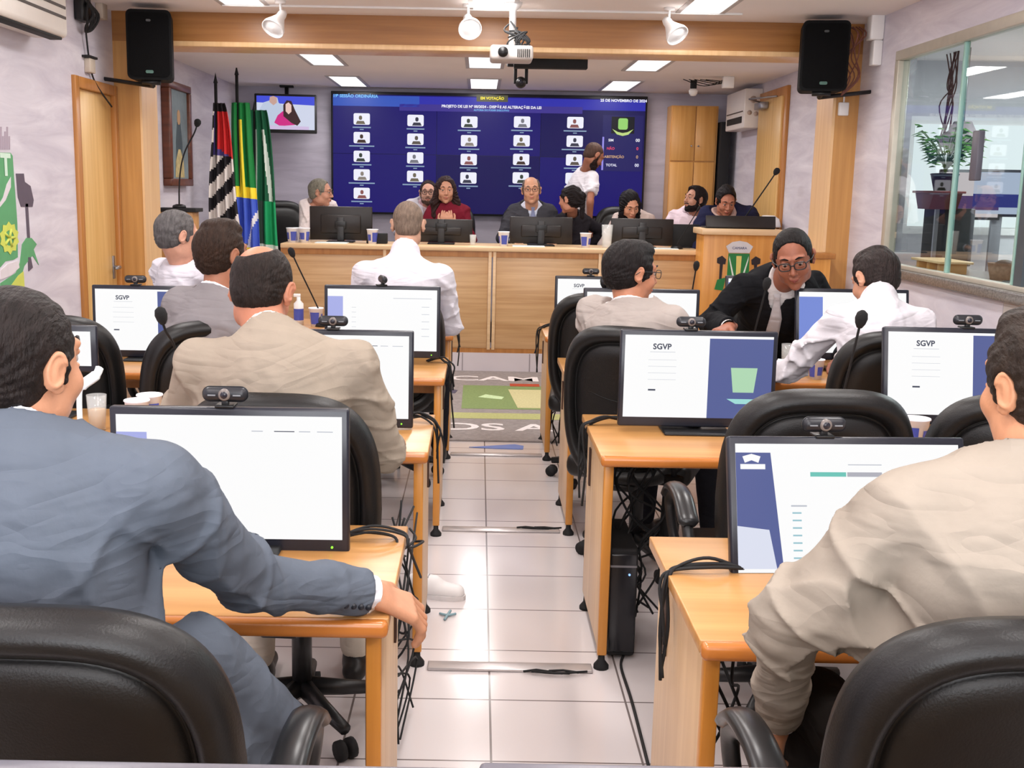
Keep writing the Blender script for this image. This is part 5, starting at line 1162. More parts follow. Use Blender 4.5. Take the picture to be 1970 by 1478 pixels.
    sd_ = MB(); ys = .036 + .22 * math.tan(tilt); sd_.box(-.03, .03, ys, ys + .025, dz - bz + .01, .20, .006); sd_.build('stand', BLACK if not dark else mat('stand_grey', srgb(46, 46, 48), .4), t)
    MB().box(-.12, .12, -.06, .13, dz - bz, dz - bz + .012, .006).build('base', BLACK, t)
    pass
    if dark:
        MB().box(-.05, .05, .048, .066, .10, .17, .006, 2, Mt).build('stand_hinge', BLACK, t)
    return t, (lambda u: t_top(bx, by, bz, rz, Mt, u, MH))
def t_top(bx, by, bz, rz, Mt, u, MH):
    v = Matrix.Rotation(rz, 4, 'Z') @ (Mt @ Vector((u, .014, MH))); return Vector((bx, by, bz)) + v

def webcam(label, at, rz=0., s=1., facing=-1):
    t = thing('webcam', label, 'webcam', tuple(at), rz)
    MB().box(-.052 * s, .052 * s, -.014, .014, .012, .012 + .036 * s, .0165 * s, 5).build('housing', mat('webcam_black', (.02, .021, .026), .35), t)
    l = MB(); l.lathe([(0, .018), (.011, .018), (.014, .015), (.0145, .0)], 18, (0, -.0, .012 + .018 * s), Matrix.Rotation(pi / 2, 4, 'X')); l.build('lens_ring', mat('lens_ring', srgb(120, 112, 108), .3), t)
    MB().lathe([(0, .0195), (.008, .019), (.009, .017)], 14, (0, 0, .012 + .018 * s), Matrix.Rotation(pi / 2, 4, 'X')).build('lens', mat('lens_glass', (.02, .02, .03), .05), t)
    m = MB(); m.box(-.038, -.020, -.016, -.0135, .028, .031); m.box(.020, .038, -.016, -.0135, .028, .031); m.build('marking', mat('webcam_mark', srgb(130, 134, 140), .5), t)
    c = MB(); c.box(-.008, .008, -.008, .008, .004, .016, .002); c.box(-.022, .022, -.018, .03, -.0, .006, .002); c.build('clip', BLACK, t)
    return t

CUPB = mat('cup_white', srgb(238, 238, 244), .3, var=.02); CUPP = mat('cup_print', srgb(76, 88, 176), .35, var=.1)
def cup(label, at, s=1., group='printed paper cups'):
    t = thing('paper_cup', label, 'cup', tuple(at), random.uniform(0, 6), group)
    MB().lathe([(0, .0), (.026 * s, 0), (.036 * s, .088 * s), (.039 * s, .09 * s), (.038 * s, .094 * s), (.034 * s, .09 * s), (.0245 * s, .006), (0, .006)], 24).build('cup_body', CUPB, t)
    m = MB()
    for a0, a1, z0, z1 in ((0, 1.3, .012, .070), (1.7, 2.6, .02, .06), (2.9, 4.4, .012, .072), (4.8, 5.9, .02, .064)):
        n = 8; vs_ = []
        for j in (0, 1):
            z = (z0, z1)[j] * s; r = (.026 + .010 * (z / (.088 * s))) * s + .0005
            for k in range(n + 1): a = a0 + (a1 - a0) * k / n; vs_.append((r * cos(a), r * sin(a), z))
        m.add(vs_, [[k, k + 1, n + 2 + k, n + 1 + k] for k in range(n)], True)
    m.build('print', CUPP, t); return t
def tumbler(label, at, h=.12, r=.033, drink=None):
    t = thing('drinking_glass', label, 'glass', tuple(at)); G = mat('clear_glass', (.85, .9, .9), .04, alpha=.28, var=.0, spec=.8)
    MB().lathe([(0, 0), (r * .8, 0), (r, h), (r - .002, h), (r * .8 - .003, .008), (0, .008)], 28).build('glass_body', G, t)
    if drink: MB().lathe([(0, .009), (r * .8 - .004, .009), (r * .9 - .003, h * .6), (0, h * .6)], 24).build('drink', mat('drink', srgb(*drink), .3), t)
    return t
def mic(label, base, tip, bend=.25, r=.018, rod=.0045):
    "gooseneck microphone"
    b_, q = Vector(base), Vector(tip); t = thing('microphone', label, 'microphone', tuple(b_)); d = q - b_
    MB().lathe([(0, .03), (.02, .03), (.05, .02), (.055, 0), (0, 0)], 20).build('base', BLACK, t)
    pts = bez((0, 0, .025), Vector((0, 0, d.z * bend + .02)), d * .75, d, 14); MB().tube(pts, rod, 8).build('gooseneck', MATTE, t)
    dd = (pts[-1] - pts[-2]).normalized(); Mr = dd.to_track_quat('Z', 'Y').to_matrix().to_4x4()
    MB().lathe([(0, -.02), (r * .5, -.015), (r * .9, 0), (r * 1.08, .018), (r * .9, .036), (r * .4, .045), (0, .047)], 16, d, Mr).build('foam_head', mat('mic_foam', (.012, .012, .013), .9, bump=.6, bscale=500), t)
    return t
def cables(name, label, paths, r=.004, m=None, group=None):
    q = MB()
    for p in paths: q.tube(spline(p, 6), r, 6)
    o = q.build(name, m or MATTE); tag(o, label, 'cable', group); return o
# ------------------------------------------------------------------ desks
LX, RX_ = -.17, .43
desk('first desk on the left under the blue suited arm', -2.1, -.165, 2.10, .63)
desk('first desk on the right holding the tilted voting monitor', .44, 2.45, 2.02, .66)
desk('second desk on the left with the glass and blue folder', -2.2, -.15, 3.52, .62)
desk('second desk on the right before the two empty chairs', .41, 2.45, 3.52, .68)
desk('third desk on the left with two lit monitors', -2.2, -.14, 4.95, .64)
desk('third desk on the right with the blue tray', .415, 2.45, 5.0, .64)
desk('farthest desk on the left beneath the white shirted men', -2.2, -.135, 6.45, .66)
desk('farthest desk on the right next to the lectern', .40, 2.3, 6.45, .66)

# ------------------------------------------------------------------ monitors and their webcams
G_ = 'councillors monitors'
c = P(445, 1063, Y=2.52); m, top = monitor('large white monitor in front of the blue suited man', c, 0, .03, 'list', group=G_, roll=-.004); webcam('black webcam on the monitor nearest the camera on the left', top(-.01), 0, 1.02)
c = P(1640, 1132, Y=2.42); m, top = monitor('tilted monitor with voting page before the beige suited man', (c.x, c.y, c.z), .05, .30, 'vote', group=G_); webcam('webcam perched on the tilted voting monitor', top(-.05), 0.05)
c = P(643, 822, Y=3.86); m, top = monitor('white monitor in front of the tan suited balding man', c, 0, .03, 'list', group=G_); webcam('webcam on the monitor of the tan suited man', top(-.005))
c = P(1338, 822, Y=3.9); m, top = monitor('monitor with SGVP page right beside the aisle', c, 0, .03, 'login', group=G_); webcam('webcam on the SGVP monitor beside the aisle', top(-.03))
c = P(1850, 818, Y=3.88); m, top = monitor('monitor with SGVP page by the right edge of the room', c, -.03, .20, 'login', group=G_); webcam('webcam on the SGVP monitor farthest right', top(.02))
c = P(735, 688, Y=5.32); m, top = monitor('white monitor behind the bald man in the white shirt', c, 0, .03, 'table', group=G_); webcam('grey webcam turned sideways on the monitor behind the bald man', top(.0), 1.9)
c = P(291, 688, Y=5.32); m, top = monitor('SGVP monitor partly hidden by the empty chairs on the left', c, 0, .03, 'login', group=G_); webcam('webcam on the SGVP monitor by the left door', top(-.07))
c = P(1230, 694, Y=5.32); m, top = monitor('white monitor hidden behind the man in the pale grey suit', c, 0, .03, 'plain', group=G_); webcam('black webcam seen behind the pale grey suit shoulder', top(-.145) + Vector((0, 0, 0)))
c = P(1640, 693, Y=5.34); m, top = monitor('monitor with a blue side panel between the two leaning men', c, .03, .20, 'blue_side', group=G_); webcam('webcam on the monitor between the two leaning men', top(.1))
c = P(1152, 640, Y=6.85); m, top = monitor('small looking SGVP monitor at the farthest right desk beside the aisle', c, 0, .03, 'login', group=G_); webcam('webcam on the farthest right desk beside the aisle', top(-.06))
c = P(1480, 640, Y=6.82); monitor('monitor half hidden behind the man in the black suit', c, .0, .10, 'blue_side', group=G_)
c = P(440, 638, Y=6.85); monitor('monitor with lilac page behind the grey suited man', c, 0, .03, 'lilac', group=G_)
c = P(122, 800, Y=3.95)
# small tilted screen at far left of the second desk
t = thing('small_monitor', 'small screen tilted beside the face of the blue suited man', 'monitor', (c.x, 3.95, .75)); zz = P(150, 706, Y=3.95).z - .75; zt = P(150, 626, Y=3.95).z - .75; xr = P(186, 660, Y=3.95).x - c.x
MB().box(xr - .40, xr, 0, .02, zz - .02, zt, .005).build('casing', BEZ, t); MB().box(xr - .385, xr - .022, -.003, 0, zz + .004, zt - .022).build('screen', SCRW, t); MB().box(xr - .24, xr - .17, .02, .04, 0, zt - .05, .004).build('stand', BLACK, t); MB().box(xr - .3, xr - .1, -.05, .1, 0, .01, .004).build('base', BLACK, t)
GD = 'monitors turned away on the platform desk'
for px, rz, lab in ((657, .0, 'dark monitor back at the left end of the platform desk'), (849, .0, 'dark monitor back before the woman in red'), (1040, 0, 'dark monitor back before the smiling man in a suit'), (1233, 0, 'dark monitor back before the woman bending down')):
    c = P(px, 468, Y=10.05); monitor(lab, (c.x, 10.05, 1.115), pi + rz, .05, 'plain', True, GD, 0., .295 if px == 657 else (.20 if px == 849 else .235))
c = P(1324, 465, Y=10.08); t = thing('small_screen', 'small dark screen at the right end of the platform desk', 'monitor', (c.x, 10.08, 1.095)); MB().box(-.14, .10, 0, .02, .01, .21, .005).build('casing', MATTE, t); MB().box(-.06, .02, -.02, .06, 0, .012).build('base', BLACK, t)
c = P(770, 470, Y=9.95); t = thing('small_box', 'low black box on the platform desk behind the bald man', 'box', (c.x - .2, 9.9, 1.095)); MB().box(-.09, .09, -.05, .05, 0, .09, .006).build('casing', MATTE, t)
# laptop and microphone on the lectern
t = thing('laptop', 'wide black screen lying back on the lectern top', 'laptop', (lx, 9.4, ltop)); MB().box(-.29, .29, -.02, .0, .005, .105, .004, 2, Matrix.Rotation(-.25, 4, 'X')).build('screen_back', mat('dark_back', (.016, .012, .011), .4), t); MB().box(-.29, .29, .0, .2, 0, .014, .003).build('keyboard', BLACK, t)
mic('gooseneck microphone leaning over the lectern', (lx + .02, 9.5, ltop + .0), P(1492, 333, Y=9.3), .05, .024, .006)
mic('thin microphone beside the lectern on the platform desk', P(1302, 470, Y=9.9) - Vector((0, 0, 0)) * 0 if False else (P(1302, 472, Y=9.9).x, 9.9, 1.095), P(1342, 405, Y=9.8), .1, .010, .004)
# microphones on the desks
mic('black gooseneck microphone by the empty chairs on the left', (P(352, 800, Y=3.75).x, 3.75, .75), P(312, 615, Y=3.6), .9, .019)
mic('black gooseneck microphone in front of the white shirted man on the right', (P(1608, 800, Y=3.8).x, 3.8, .75), P(1655, 622, Y=3.65), .1, .019)
mic('long gooseneck microphone before the left end of the platform desk', (P(622, 650, Y=6.75).x, 6.75, .75), P(563, 490, Y=6.6), .1, .019)
mic('thin gooseneck microphone before the platform desk near the lectern', (P(1322, 640, Y=6.9).x, 6.9, .75), P(1339, 516, Y=6.8), .3, .018)
mic('dark microphone in front of the chest of the black suited man', (P(1440, 690, Y=5.2).x, 5.2, .75), P(1474, 552, Y=5.05), .3, .018)
mic('microphone head beside the hair of the man in the pale grey suit', (P(1150, 690, Y=5.45).x, 5.45, .75), P(1163, 548, Y=5.4), .8, .022)
pdm = thing('pedestal', 'slim wooden pedestal against the left wall beyond the door', 'pedestal', (P(345, 402, Y=9.0).x, 9.0, 0)); pz = P(345, 400, Y=9.0).z
MB().box(-.13, .13, -.1, .1, 0, pz - .03, .004).build('column', W_POST, pdm); MB().box(-.16, .16, -.12, .12, pz - .03, pz, .004).build('top', MATTE, pdm)
mic('tall gooseneck microphone beside the framed picture', (pdm.location.x, 9.0, pz), P(379, 240, Y=8.95), .75, .026, .006)

# ------------------------------------------------------------------ chairs
chairs = []
ch0 = make_chair('black leather chair behind the blue suited man, its back filling the corner', .60, .66, .10, True, .72)
ch1 = make_chair('empty black chair at the second right desk, directly behind the tilted voting monitor', .54, .66, .10, True, .76)
ch2 = make_chair('black leather chair behind the tan suited balding man', .54, .66, .10, False, .75)

def place_chair(label, x, y, rz=0., src=None, rx=0.): return dup(src or ch1, (x, y, 0), rz, label, 'black leather office chairs')
ch0.location = (-.605, 1.72, 0); ch0['group'] = 'black leather office chairs'; ch0.rotation_euler = (0, 0, -.03)
place_chair('black leather chair under the arm of the beige suited man', .80, 1.74, .02, ch0)
ch2.location = (-.50, 3.12, 0); ch2.rotation_euler = (0, 0, -.05); ch2['group'] = 'black leather office chairs'
ch1.location = (.945, 3.27, 0); ch1['group'] = 'black leather office chairs'
place_chair('empty black chair beside the beige suited man, nearer the glass booth', 1.56, 3.22, -.25)
place_chair('empty black chair with a shiny top beside the small tilted screen', -1.66, 4.62, .0)
place_chair('turned black chair of the grey suited man on the left', -1.17, 4.50, .55)
place_chair('black chair beside the aisle, of the man in the pale grey suit', .70, 4.64, -.35, ch2)
place_chair('black chair of the white shirted man bending forward', 1.66, 4.58, -.05)
place_chair('black chair beyond the pale grey suit, beside the aisle', .67, 6.06, -.1, ch2)
place_chair('black chair of the bald man in the white shirt', -.43, 6.0, 0, ch2)
place_chair('black chair of the grey haired man in the white shirt', -1.45, 5.88, -.3)
place_chair('black chair under the man in the black suit', 1.5, 5.95, 2.6)
def dais_chair(label, x, y, rz): o = dup(ch2, (x, y, .36), rz, label, 'dark chairs on the platform'); return o
dais_chair('dark chair behind the grey haired man at the end of the platform desk', P(560, 430, Y=10.95).x, 10.9, pi + .5)
dais_chair('dark chair of the woman in red', -.30, 10.95, pi); dais_chair('dark chair of the smiling man in the grey suit', .50, 11.0, pi + .05); dais_chair('dark chair of the woman bending down', 1.42, 11.0, pi); 

# ------------------------------------------------------------------ people
WHITES = (214, 210, 218)
# row one
person('person in a blue suit, right arm stretched to the desk corner', (-.62, 1.72, .60), 0, lean=6, top=('jacket', (90, 97, 108)), shirt=(232, 236, 244), skin=(206, 148, 116), hair=('short', (38, 30, 28)), head=(-22, -2, 0),
       head_at=P(38, 708, Y=1.80), head_s=1.02, shoulders=((-.96, 1.76, 1.12), (-.505, 1.72, 1.115)), arms={'R': dict(elbow=(-.42, 2.0, .865), wrist=P(712, 1140, Y=2.14), dir=(.75, .35, -.45), up=(.3, -.3, 1), curl=.75, hs=1.14), 'L': dict(wrist=(-1.1, 2.1, .82))},
       res=.0055, hres=.0026, hand_res=.0026, drape='L', foot={'R': (-.40, 2.28, .08)}, extra=(((-.72, 1.74, 1.155), (-.515, 1.72, 1.135), .045, .052), ((-.47, 1.82, .80), (-.37, 1.96, .56), .07, .085), ((-.50, 1.78, .66), (-.42, 1.9, .5), .09, .09)), seed=3, wrk=.9, bulk=1.12, buttons=True, trousers=(24, 24, 30))
person('person in a beige suit cut off at the right, left arm on the chair arm', (.86, 1.74, .60), 0, lean=6, top=('jacket', (152, 142, 130)), shirt=(232, 230, 240), skin=(208, 148, 112), hair=('full', (50, 38, 30)), head=(14, -2, 0),
       head_at=P(2012, 752, Y=1.80), head_s=1.02, shoulders=((.705, 1.74, 1.09), (1.06, 1.74, 1.10)), arms={'L': dict(elbow=(.55, 1.84, .855), wrist=(.60, 2.02, .60), dir=(.0, .3, -1), up=(-1, 0, 0)), 'R': dict(wrist=(1.15, 2.15, .80))},
       res=.0055, hres=.0028, drape='L', extra=(((.74, 1.73, 1.135), (1.0, 1.74, 1.15), .046, .05),), seed=8, wrk=1.15, bulk=1.12, trousers=(40, 36, 34))
# row two
person('person in a tan suit with a balding crown, seated with back to the camera', (-.53, 2.98, .60), 0, lean=10, top=('jacket', (152, 140, 126)), skin=(200, 132, 104), hair=('bald_spot', (44, 34, 30)), head=(-6, -22, 3), shirt=(230, 226, 222),
       head_at=P(503, 562, Y=3.12), shoulders=((-.75, 3.0, 1.105), (-.335, 3.0, 1.105)), arms={'R': dict(elbow=(-.26, 3.15, .84), wrist=(-.26, 3.42, .80)), 'L': dict(elbow=(-.86, 3.15, .84), wrist=(-.72, 3.55, .80))},
       res=.007, hres=.0032, seed=12, bulk=1.12, trousers=(206, 196, 180), wrk=.9)
# row three left
person('person in a grey suit with a dark quiff, turned half away', (-1.0, 4.50, .58), -.5, lean=10, top=('jacket', (132, 127, 129)), skin=(176, 118, 92), hair=('quiff', (58, 40, 30)), head=(-8, 0, 0), head_at=P(428, 492, Y=4.38), shirt=(228, 228, 234),
       shoulders=((-1.17, 4.40, 1.11), (-.86, 4.28, 1.09)), res=.008, hres=.0035, seed=17, wrk=1.2)
# row four left
person('person in a white shirt with grey hair looking right', (-1.46, 5.78, .58), -.75, lean=8, top=('shirt', WHITES), skin=(216, 160, 136), hair=('short', (112, 108, 108)), head=(-8, -8, 0), head_at=P(342, 455, Y=5.62), shoulders=((-1.63, 5.80, 1.15), (-1.33, 5.52, 1.14)), res=.009, hres=.004, seed=21)
person('bald person in a white shirt seated with back to the camera', (-.36, 5.92, .60), 0, lean=8, top=('shirt', WHITES), skin=(206, 158, 134), hair=('buzz', (150, 128, 112)), head=(0, -14, 0), head_at=P(785, 434, Y=5.95), shoulders=((-.59, 5.84, 1.15), (-.185, 5.84, 1.14)),
       arms={'R': dict(elbow=(-.13, 5.98, .86), wrist=(-.21, 6.28, .80)), 'L': dict(elbow=(-.66, 5.98, .86), wrist=(-.55, 6.4, .80))}, res=.008, hres=.0035, seed=24, wrk=.7)
# row three right
person('person in a pale grey suit with glasses looking right', (.63, 4.62, .58), -.75, lean=8, top=('jacket', (166, 156, 150)), skin=(200, 136, 106), hair=('full', (34, 28, 28)), head=(-24, -6, 0), head_at=P(1214, 527, Y=4.52), shoulders=((.48, 4.62, 1.085), (.765, 4.36, 1.075)), glasses='thin', res=.008, hres=.0033, seed=31, shirt=(230, 226, 226), wrk=1.2)
person('person in a white shirt bending forward at the third right desk', (1.72, 4.56, .58), .22, lean=22, top=('shirt', (208, 204, 210)), skin=(214, 156, 128), hair=('quiff', (52, 42, 40)), head=(10, -26, 6), head_at=P(1683, 540, Y=4.80), shoulders=((1.50, 4.60, 1.09), (1.81, 4.54, 1.075)),
       arms={'L': dict(elbow=(1.36, 4.78, .84), wrist=(1.34, 5.02, .79)), 'R': dict(wrist=(1.75, 5.05, .80))}, res=.008, hres=.0033, seed=35, wrk=1.25)
person('person in a black suit and thick glasses leaning over the third right desk', (1.55, 6.05, .62), pi - .3, lean=32, top=('jacket', (20, 20, 23)), shirt=(216, 208, 206), tie=(176, 170, 172), skin=(158, 98, 76), hair=('flat', (24, 18, 18)), head=(2, -20, 10), head_at=P(1526, 498, Y=5.33), head_s=1.1,
       shoulders=((1.68, 5.60, 1.14), (1.31, 5.50, 1.13)), arms={'R': dict(elbow=(1.15, 5.48, .96), wrist=P(1402, 630, Y=5.12), dir=(-.5, -.6, -.1), curl=.6), 'L': dict(wrist=(1.75, 5.3, .82))}, glasses='thick', smile=True, res=.007, hres=.003, seed=40, bulk=1.1)
# platform
person('grey haired person with glasses at the left end of the platform desk', (P(608, 440, Y=10.75).x, 10.78, .94), -2.2, lean=4, top=('shirt', (220, 208, 206)), skin=(206, 150, 126), hair=('short', (150, 144, 128)), head=(28, -5, 0), head_at=P(617, 371, Y=10.65), glasses='thin', res=.009, hres=.0036, seed=50, legs=False, hand_res=.006)
person('person with dark hair, glasses and stubble half hidden behind the woman in red', (P(822, 440, Y=11.3).x, 11.4, .94), pi, lean=2, top=('jacket', (196, 192, 200)), skin=(214, 164, 144), hair=('short', (54, 38, 34)), head=(0, 0, 0), head_at=P(824, 372, Y=11.3), glasses='thick', beard=('thin', (96, 70, 58)), res=.009, hres=.0036, seed=52, legs=False, shirt=(226, 196, 206), hand_res=.006)
hx = P(858, 410, Y=10.5)
person('person with long dark hair in a red blouse holding hands before the mouth', (P(862, 430, Y=10.8).x, 10.8, .92), pi, lean=6, female=True, top=('blouse', (112, 28, 44)), skin=(206, 150, 124), hair=('long', (58, 36, 34)), head=(6, -6, 0), head_at=P(857, 366, Y=10.7), arms={'R': dict(wrist=P(850, 434, Y=10.52), dir=(.25, -.1, 1), up=(0, -1, 0), hint=(-.5, 0, -1), curl=.9), 'L': dict(wrist=P(868, 434, Y=10.52), dir=(-.25, -.1, 1), up=(0, -1, 0), hint=(.5, 0, -1), curl=.9)}, res=.009, hres=.0036, seed=54, legs=False, hand_res=.0045)
person('smiling person with glasses in a dark grey suit and tie at the platform desk', (P(1022, 430, Y=10.85).x, 10.88, .92), pi + .05, lean=4, top=('jacket', (62, 62, 68)), shirt=(214, 220, 236), tie=(120, 126, 156), skin=(216, 160, 130), hair=('fringe', (120, 104, 96)), head=(-4, 0, 3), head_at=P(1022, 367, Y=10.75), glasses='thin', smile=True, res=.009, hres=.0036, seed=56, legs=False, bulk=1.1, hand_res=.006, head_s=1.04)
wk = P(1108, 440, Y=11.35)
person('person in a white T-shirt walking past the video wall looking down', (wk.x, 11.4, 1.27), -pi / 2 + .35, lean=11, standing=True, legs=.36, top=('tshirt', (232, 228, 234)), skin=(176, 116, 92), hair=('buzz', (96, 70, 60)), head=(6, -34, 0), head_at=P(1142, 300, Y=11.3), beard=('full', (50, 34, 30)), short_sleeve=True, res=.009, hres=.0036, seed=58, hand_res=.007, trousers=(50, 52, 64))
person('person with a dark ponytail and black top seen from behind at the platform desk', (P(1108, 440, Y=10.85).x, 10.75, .86), .75, lean=8, female=True, top=('blouse', (36, 33, 38)), skin=(196, 136, 112), hair=('ponytail', (32, 24, 26)), head=(10, -6, 0), head_at=P(1097, 385, Y=10.55), res=.009, hres=.0036, seed=60, legs=False, hand_res=.007, arms={'R': dict(wrist=(P(1130, 440, Y=10.6).x, 10.9, 1.05)), 'L': dict(wrist=(P(1090, 440, Y=10.5).x, 10.9, 1.05))})
person('person with straight black hair bending down behind the platform desk', (P(1214, 450, Y=10.85).x, 10.9, .88), pi + .1, lean=14, female=True, top=('blouse', (214, 196, 190)), skin=(212, 152, 124), hair=('bob', (26, 22, 26)), head=(8, -32, 6), head_at=P(1212, 394, Y=10.55), res=.009, hres=.0036, seed=62, legs=False, hand_res=.007)
person('person with a black beard in a pale pink shirt looking left', (P(1330, 450, Y=10.9).x, 10.95, .90), pi - .5, lean=2, top=('shirt', (232, 212, 222)), skin=(206, 152, 130), hair=('full', (34, 26, 28)), head=(-34, 8, 0), head_at=P(1337, 385, Y=10.85), beard=('full', (34, 24, 26)), res=.009, hres=.0036, seed=64, legs=False, hand_res=.007)
person('person in a navy jacket looking down at the lectern', (P(1402, 430, Y=10.25).x, 10.25, 1.0), pi, lean=12, top=('jacket', (38, 40, 68)), shirt=(200, 170, 160), skin=(186, 122, 98), hair=('quiff', (28, 22, 24)), head=(4, -24, 0), head_at=P(1394, 386, Y=10.05), res=.009, hres=.0036, seed=66, legs=.17, standing=False, hand_res=.006, foot=None) if False else \
person('person in a navy jacket looking down behind the lectern', (P(1402, 430, Y=10.25).x, 10.3, .86), pi, lean=12, top=('jacket', (38, 40, 68)), shirt=(200, 170, 160), skin=(186, 122, 98), hair=('quiff', (28, 22, 24)), head=(4, -24, 0), head_at=P(1396, 388, Y=10.05), shoulders=((P(1440, 405, Y=10.2).x, 10.15, 1.40), (P(1358, 405, Y=10.2).x, 10.15, 1.40)), res=.009, hres=.0036, seed=66, legs=False, hand_res=.006)

# ------------------------------------------------------------------ small things
def at(px, Y, z=.75): p = P(px, 700, Y=Y); return (P(px, 739 + 0 * Y, Y=Y).x, Y, z)
def on(px, py, z=.75): p = P(px, py, Z=z); return (p.x, p.y, z)
tumbler('glass of pale brown drink beside the blue folder', on(188, 828), .125, .034, (214, 170, 110))
f_ = on(150, 850); t = thing('folder', 'blue folder on the second left desk under the glass', 'folder', (f_[0], f_[1] + .03, .75)); MB().box(-.11, .11, -.10, .02, 0, .012, .002).build('cover', mat('folder_blue', srgb(92, 132, 196), .5), t); MB().box(-.108, .108, -.104, -.09, .001, .008).build('spine', mat('folder_navy', srgb(30, 50, 96), .4), t)
t = thing('paper_napkin', 'white curled paper standing beside the blue suited man', 'paper', (P(165, 760, Y=3.7).x, 3.72, .75)); q = MB(); zz1 = P(170, 705, Y=3.72).z - .75; pts = [Vector((.045, 0, zz1)), Vector((.03, 0, zz1 - .03)), Vector((-.02, 0, zz1 - .07)), Vector((-.03, 0, zz1 - .12)), Vector((-.03, 0, 0))]
q.tube(spline(pts, 6), [.006] + [.014] * 5 + [.018] * 7 + [.010] * 12, 8, sq=.3, up=(0, 1, 0)); q.build('sheet', mat('paper_white', srgb(232, 244, 246), .6), t)
for px, Y, lab, s in ((262, 3.78, 'blue printed cup, front one of the two by the mic on the left', 1.15), (287, 3.86, 'blue printed cup, rear one of the two by the mic on the left', 1.2)): cup(lab, at(px, Y), s)
cup('tall blue printed cup on the farthest left desk beside the monitor', at(609, 6.75), 1.2)
t = thing('sanitizer_bottle', 'white pump bottle with blue label on the farthest left desk', 'bottle', at(576, 6.8)); MB().lathe([(0, 0), (.03, 0), (.03, .13), (.012, .15), (.012, .17), (0, .17)], 18).build('bottle_body', WHITE, t); MB().lathe([(.0305, .03), (.0305, .10)], 18).build('label', CUPP, t); MB().box(-.03, .012, -.008, .008, .17, .19, .003).build('pump', WHITE, t)
t = thing('papers', 'white papers on the third left desk beside the tan shoulder', 'paper', (P(618, 640, Y=5.2).x - .02, 5.2, .75)); MB().box(-.2, .05, -.1, .1, 0, .006).build('sheets', mat('paper_white', srgb(232, 244, 246), .6), t)
cup('blue printed cup beside the monitor between the leaning men', at(1568, 5.12), 1.0); tumbler('empty glass beside the SGVP monitor on the third desk', at(1513, 5.28), .14, .035)
f_ = on(1516, 712); t = thing('dish', 'small blue dish on the third right desk', 'dish', f_); MB().lathe([(0, 0), (.04, 0), (.055, .025), (.05, .025), (.036, .006), (0, .006)], 20).build('bowl', mat('dish_blue', srgb(50, 78, 176), .3), t); MB().ball((0, 0, .016), .028, 8, (1, 1, .6)).build('cloth', mat('cloth_blue', srgb(70, 96, 190), .7), t)
cup('cup partly hidden beside the empty chair near the SGVP monitor', at(1768, 3.66), 1.25)
cup('white cup at the edge of the third desk by the black suited hand', at(1352, 5.2), 1.0)
G3 = 'cups on the platform desk'
for px, Y, lab in ((565, 9.85, 'cup at the left end of the platform desk, outermost of three'), (576, 9.9, 'cup at the left end of the platform desk, middle of three'), (588, 9.85, 'cup at the left end of the platform desk, innermost of three'), (716, 9.85, 'cup between the left monitor and the bald head'), (963, 9.85, 'cup left of the monitor before the smiling man'), (1117, 9.85, 'cup right of the monitor before the smiling man'), (1340, 9.8, 'cup next to the lectern')): cup(lab, at(px, Y, 1.095), 1.35, G3)
tumbler('tall clear glass jar on the platform desk before the ponytail', at(1157, 9.9, 1.095), .2, .05); tumbler('glass before the monitor of the woman in red', at(905, 9.95, 1.095), .09, .03)
for px, lab in ((1010, 'white papers on the platform desk under the smiling man monitor'), (640, 'papers at the left end of the platform desk'), (1260, 'papers on the platform desk by the right monitor')):
    x, y, z = at(px, 9.85, 1.095); t = thing('papers', lab, 'paper', (x, y, z)); MB().box(-.14, .14, -.08, .08, 0, .006).build('sheets', mat('paper_white', srgb(232, 244, 246), .6), t)
t = thing('white_hat', 'white rounded hat behind the lectern near the right wall', 'hat', (2.5, 9.75, P(1546, 438, Y=9.75).z)); MB().lathe([(0, .10), (.05, .098), (.09, .07), (.105, .02), (.11, .0), (.10, .0), (0, .005)], 24).build('crown', WHITE, t); hz = t.location.z
o = thing('hat_stand', 'thin dark stand holding the white hat', 'stand', (t.location.x, 9.75, .17)); MB().cyl((0, 0, 0), (0, 0, hz - .17), .015).build('pole', W_DARK, o); MB().lathe([(0, .02), (.1, .015), (.11, 0), (0, 0)], 16).build('base', W_DARK, o)
# computer tower under the second right desk
t = thing('computer_tower', 'black computer tower on the floor under the second right desk', 'computer', (.515, 3.78, 0)); MB().box(-.05, .05, -.14, .22, 0.012, .40, .012, 3).build('casing', MATTE, t); MB().box(-.045, .045, -.146, -.14, .03, .38, .004).build('front_panel', mat('tower_gloss', (.015, .015, .018), .2), t); MB().cyl((.02, -.147, .31), (.02, -.149, .31), .004, n=10).build('power_light', glow('blue_led', srgb(130, 170, 240), 2.), t); MB().box(-.045, .045, -.147, -.1, .335, .342).build('trim', GREYM, t)
t = thing('power_adapter', 'black box on the floor under the first right desk', 'adapter', (.66, 2.4, 0)); MB().box(-.09, .09, -.1, .1, 0, .13, .01).build('casing', MATTE, t)
t = thing('power_adapter', 'black cylinder adapter hanging under the second right desk', 'adapter', (.70, 3.85, .40)); MB().cyl((0, 0, -.02), (.01, 0, .20), .035).build('casing', MATTE, t); MB().tube([(.01, 0, .2), (.0, .05, .32)], .01).build('cable', MATTE, t)
t = thing('floor_fan', 'round black fan on the floor under the first left desk', 'fan', (-.36, 2.5, .0)); MB().box(-.06, .06, -.05, .05, 0, .02).build('base', MATTE, t); MB().cyl((0, -.03, .12), (0, .03, .12), .07, n=24).build('drum', MATTE, t); MB().box(-.01, .01, -.01, .01, .01, .06).build('neck', MATTE, t)
MB_ = MB
t = thing('cpu_shelf', 'grey panel hanging inside the first left desk', 'panel', (-.235, 2.45, .30)); MB().box(-.0, .02, -.1, .1, 0, .415).build('panel', mat('dark_laminate', srgb(96, 78, 66), .5), t)
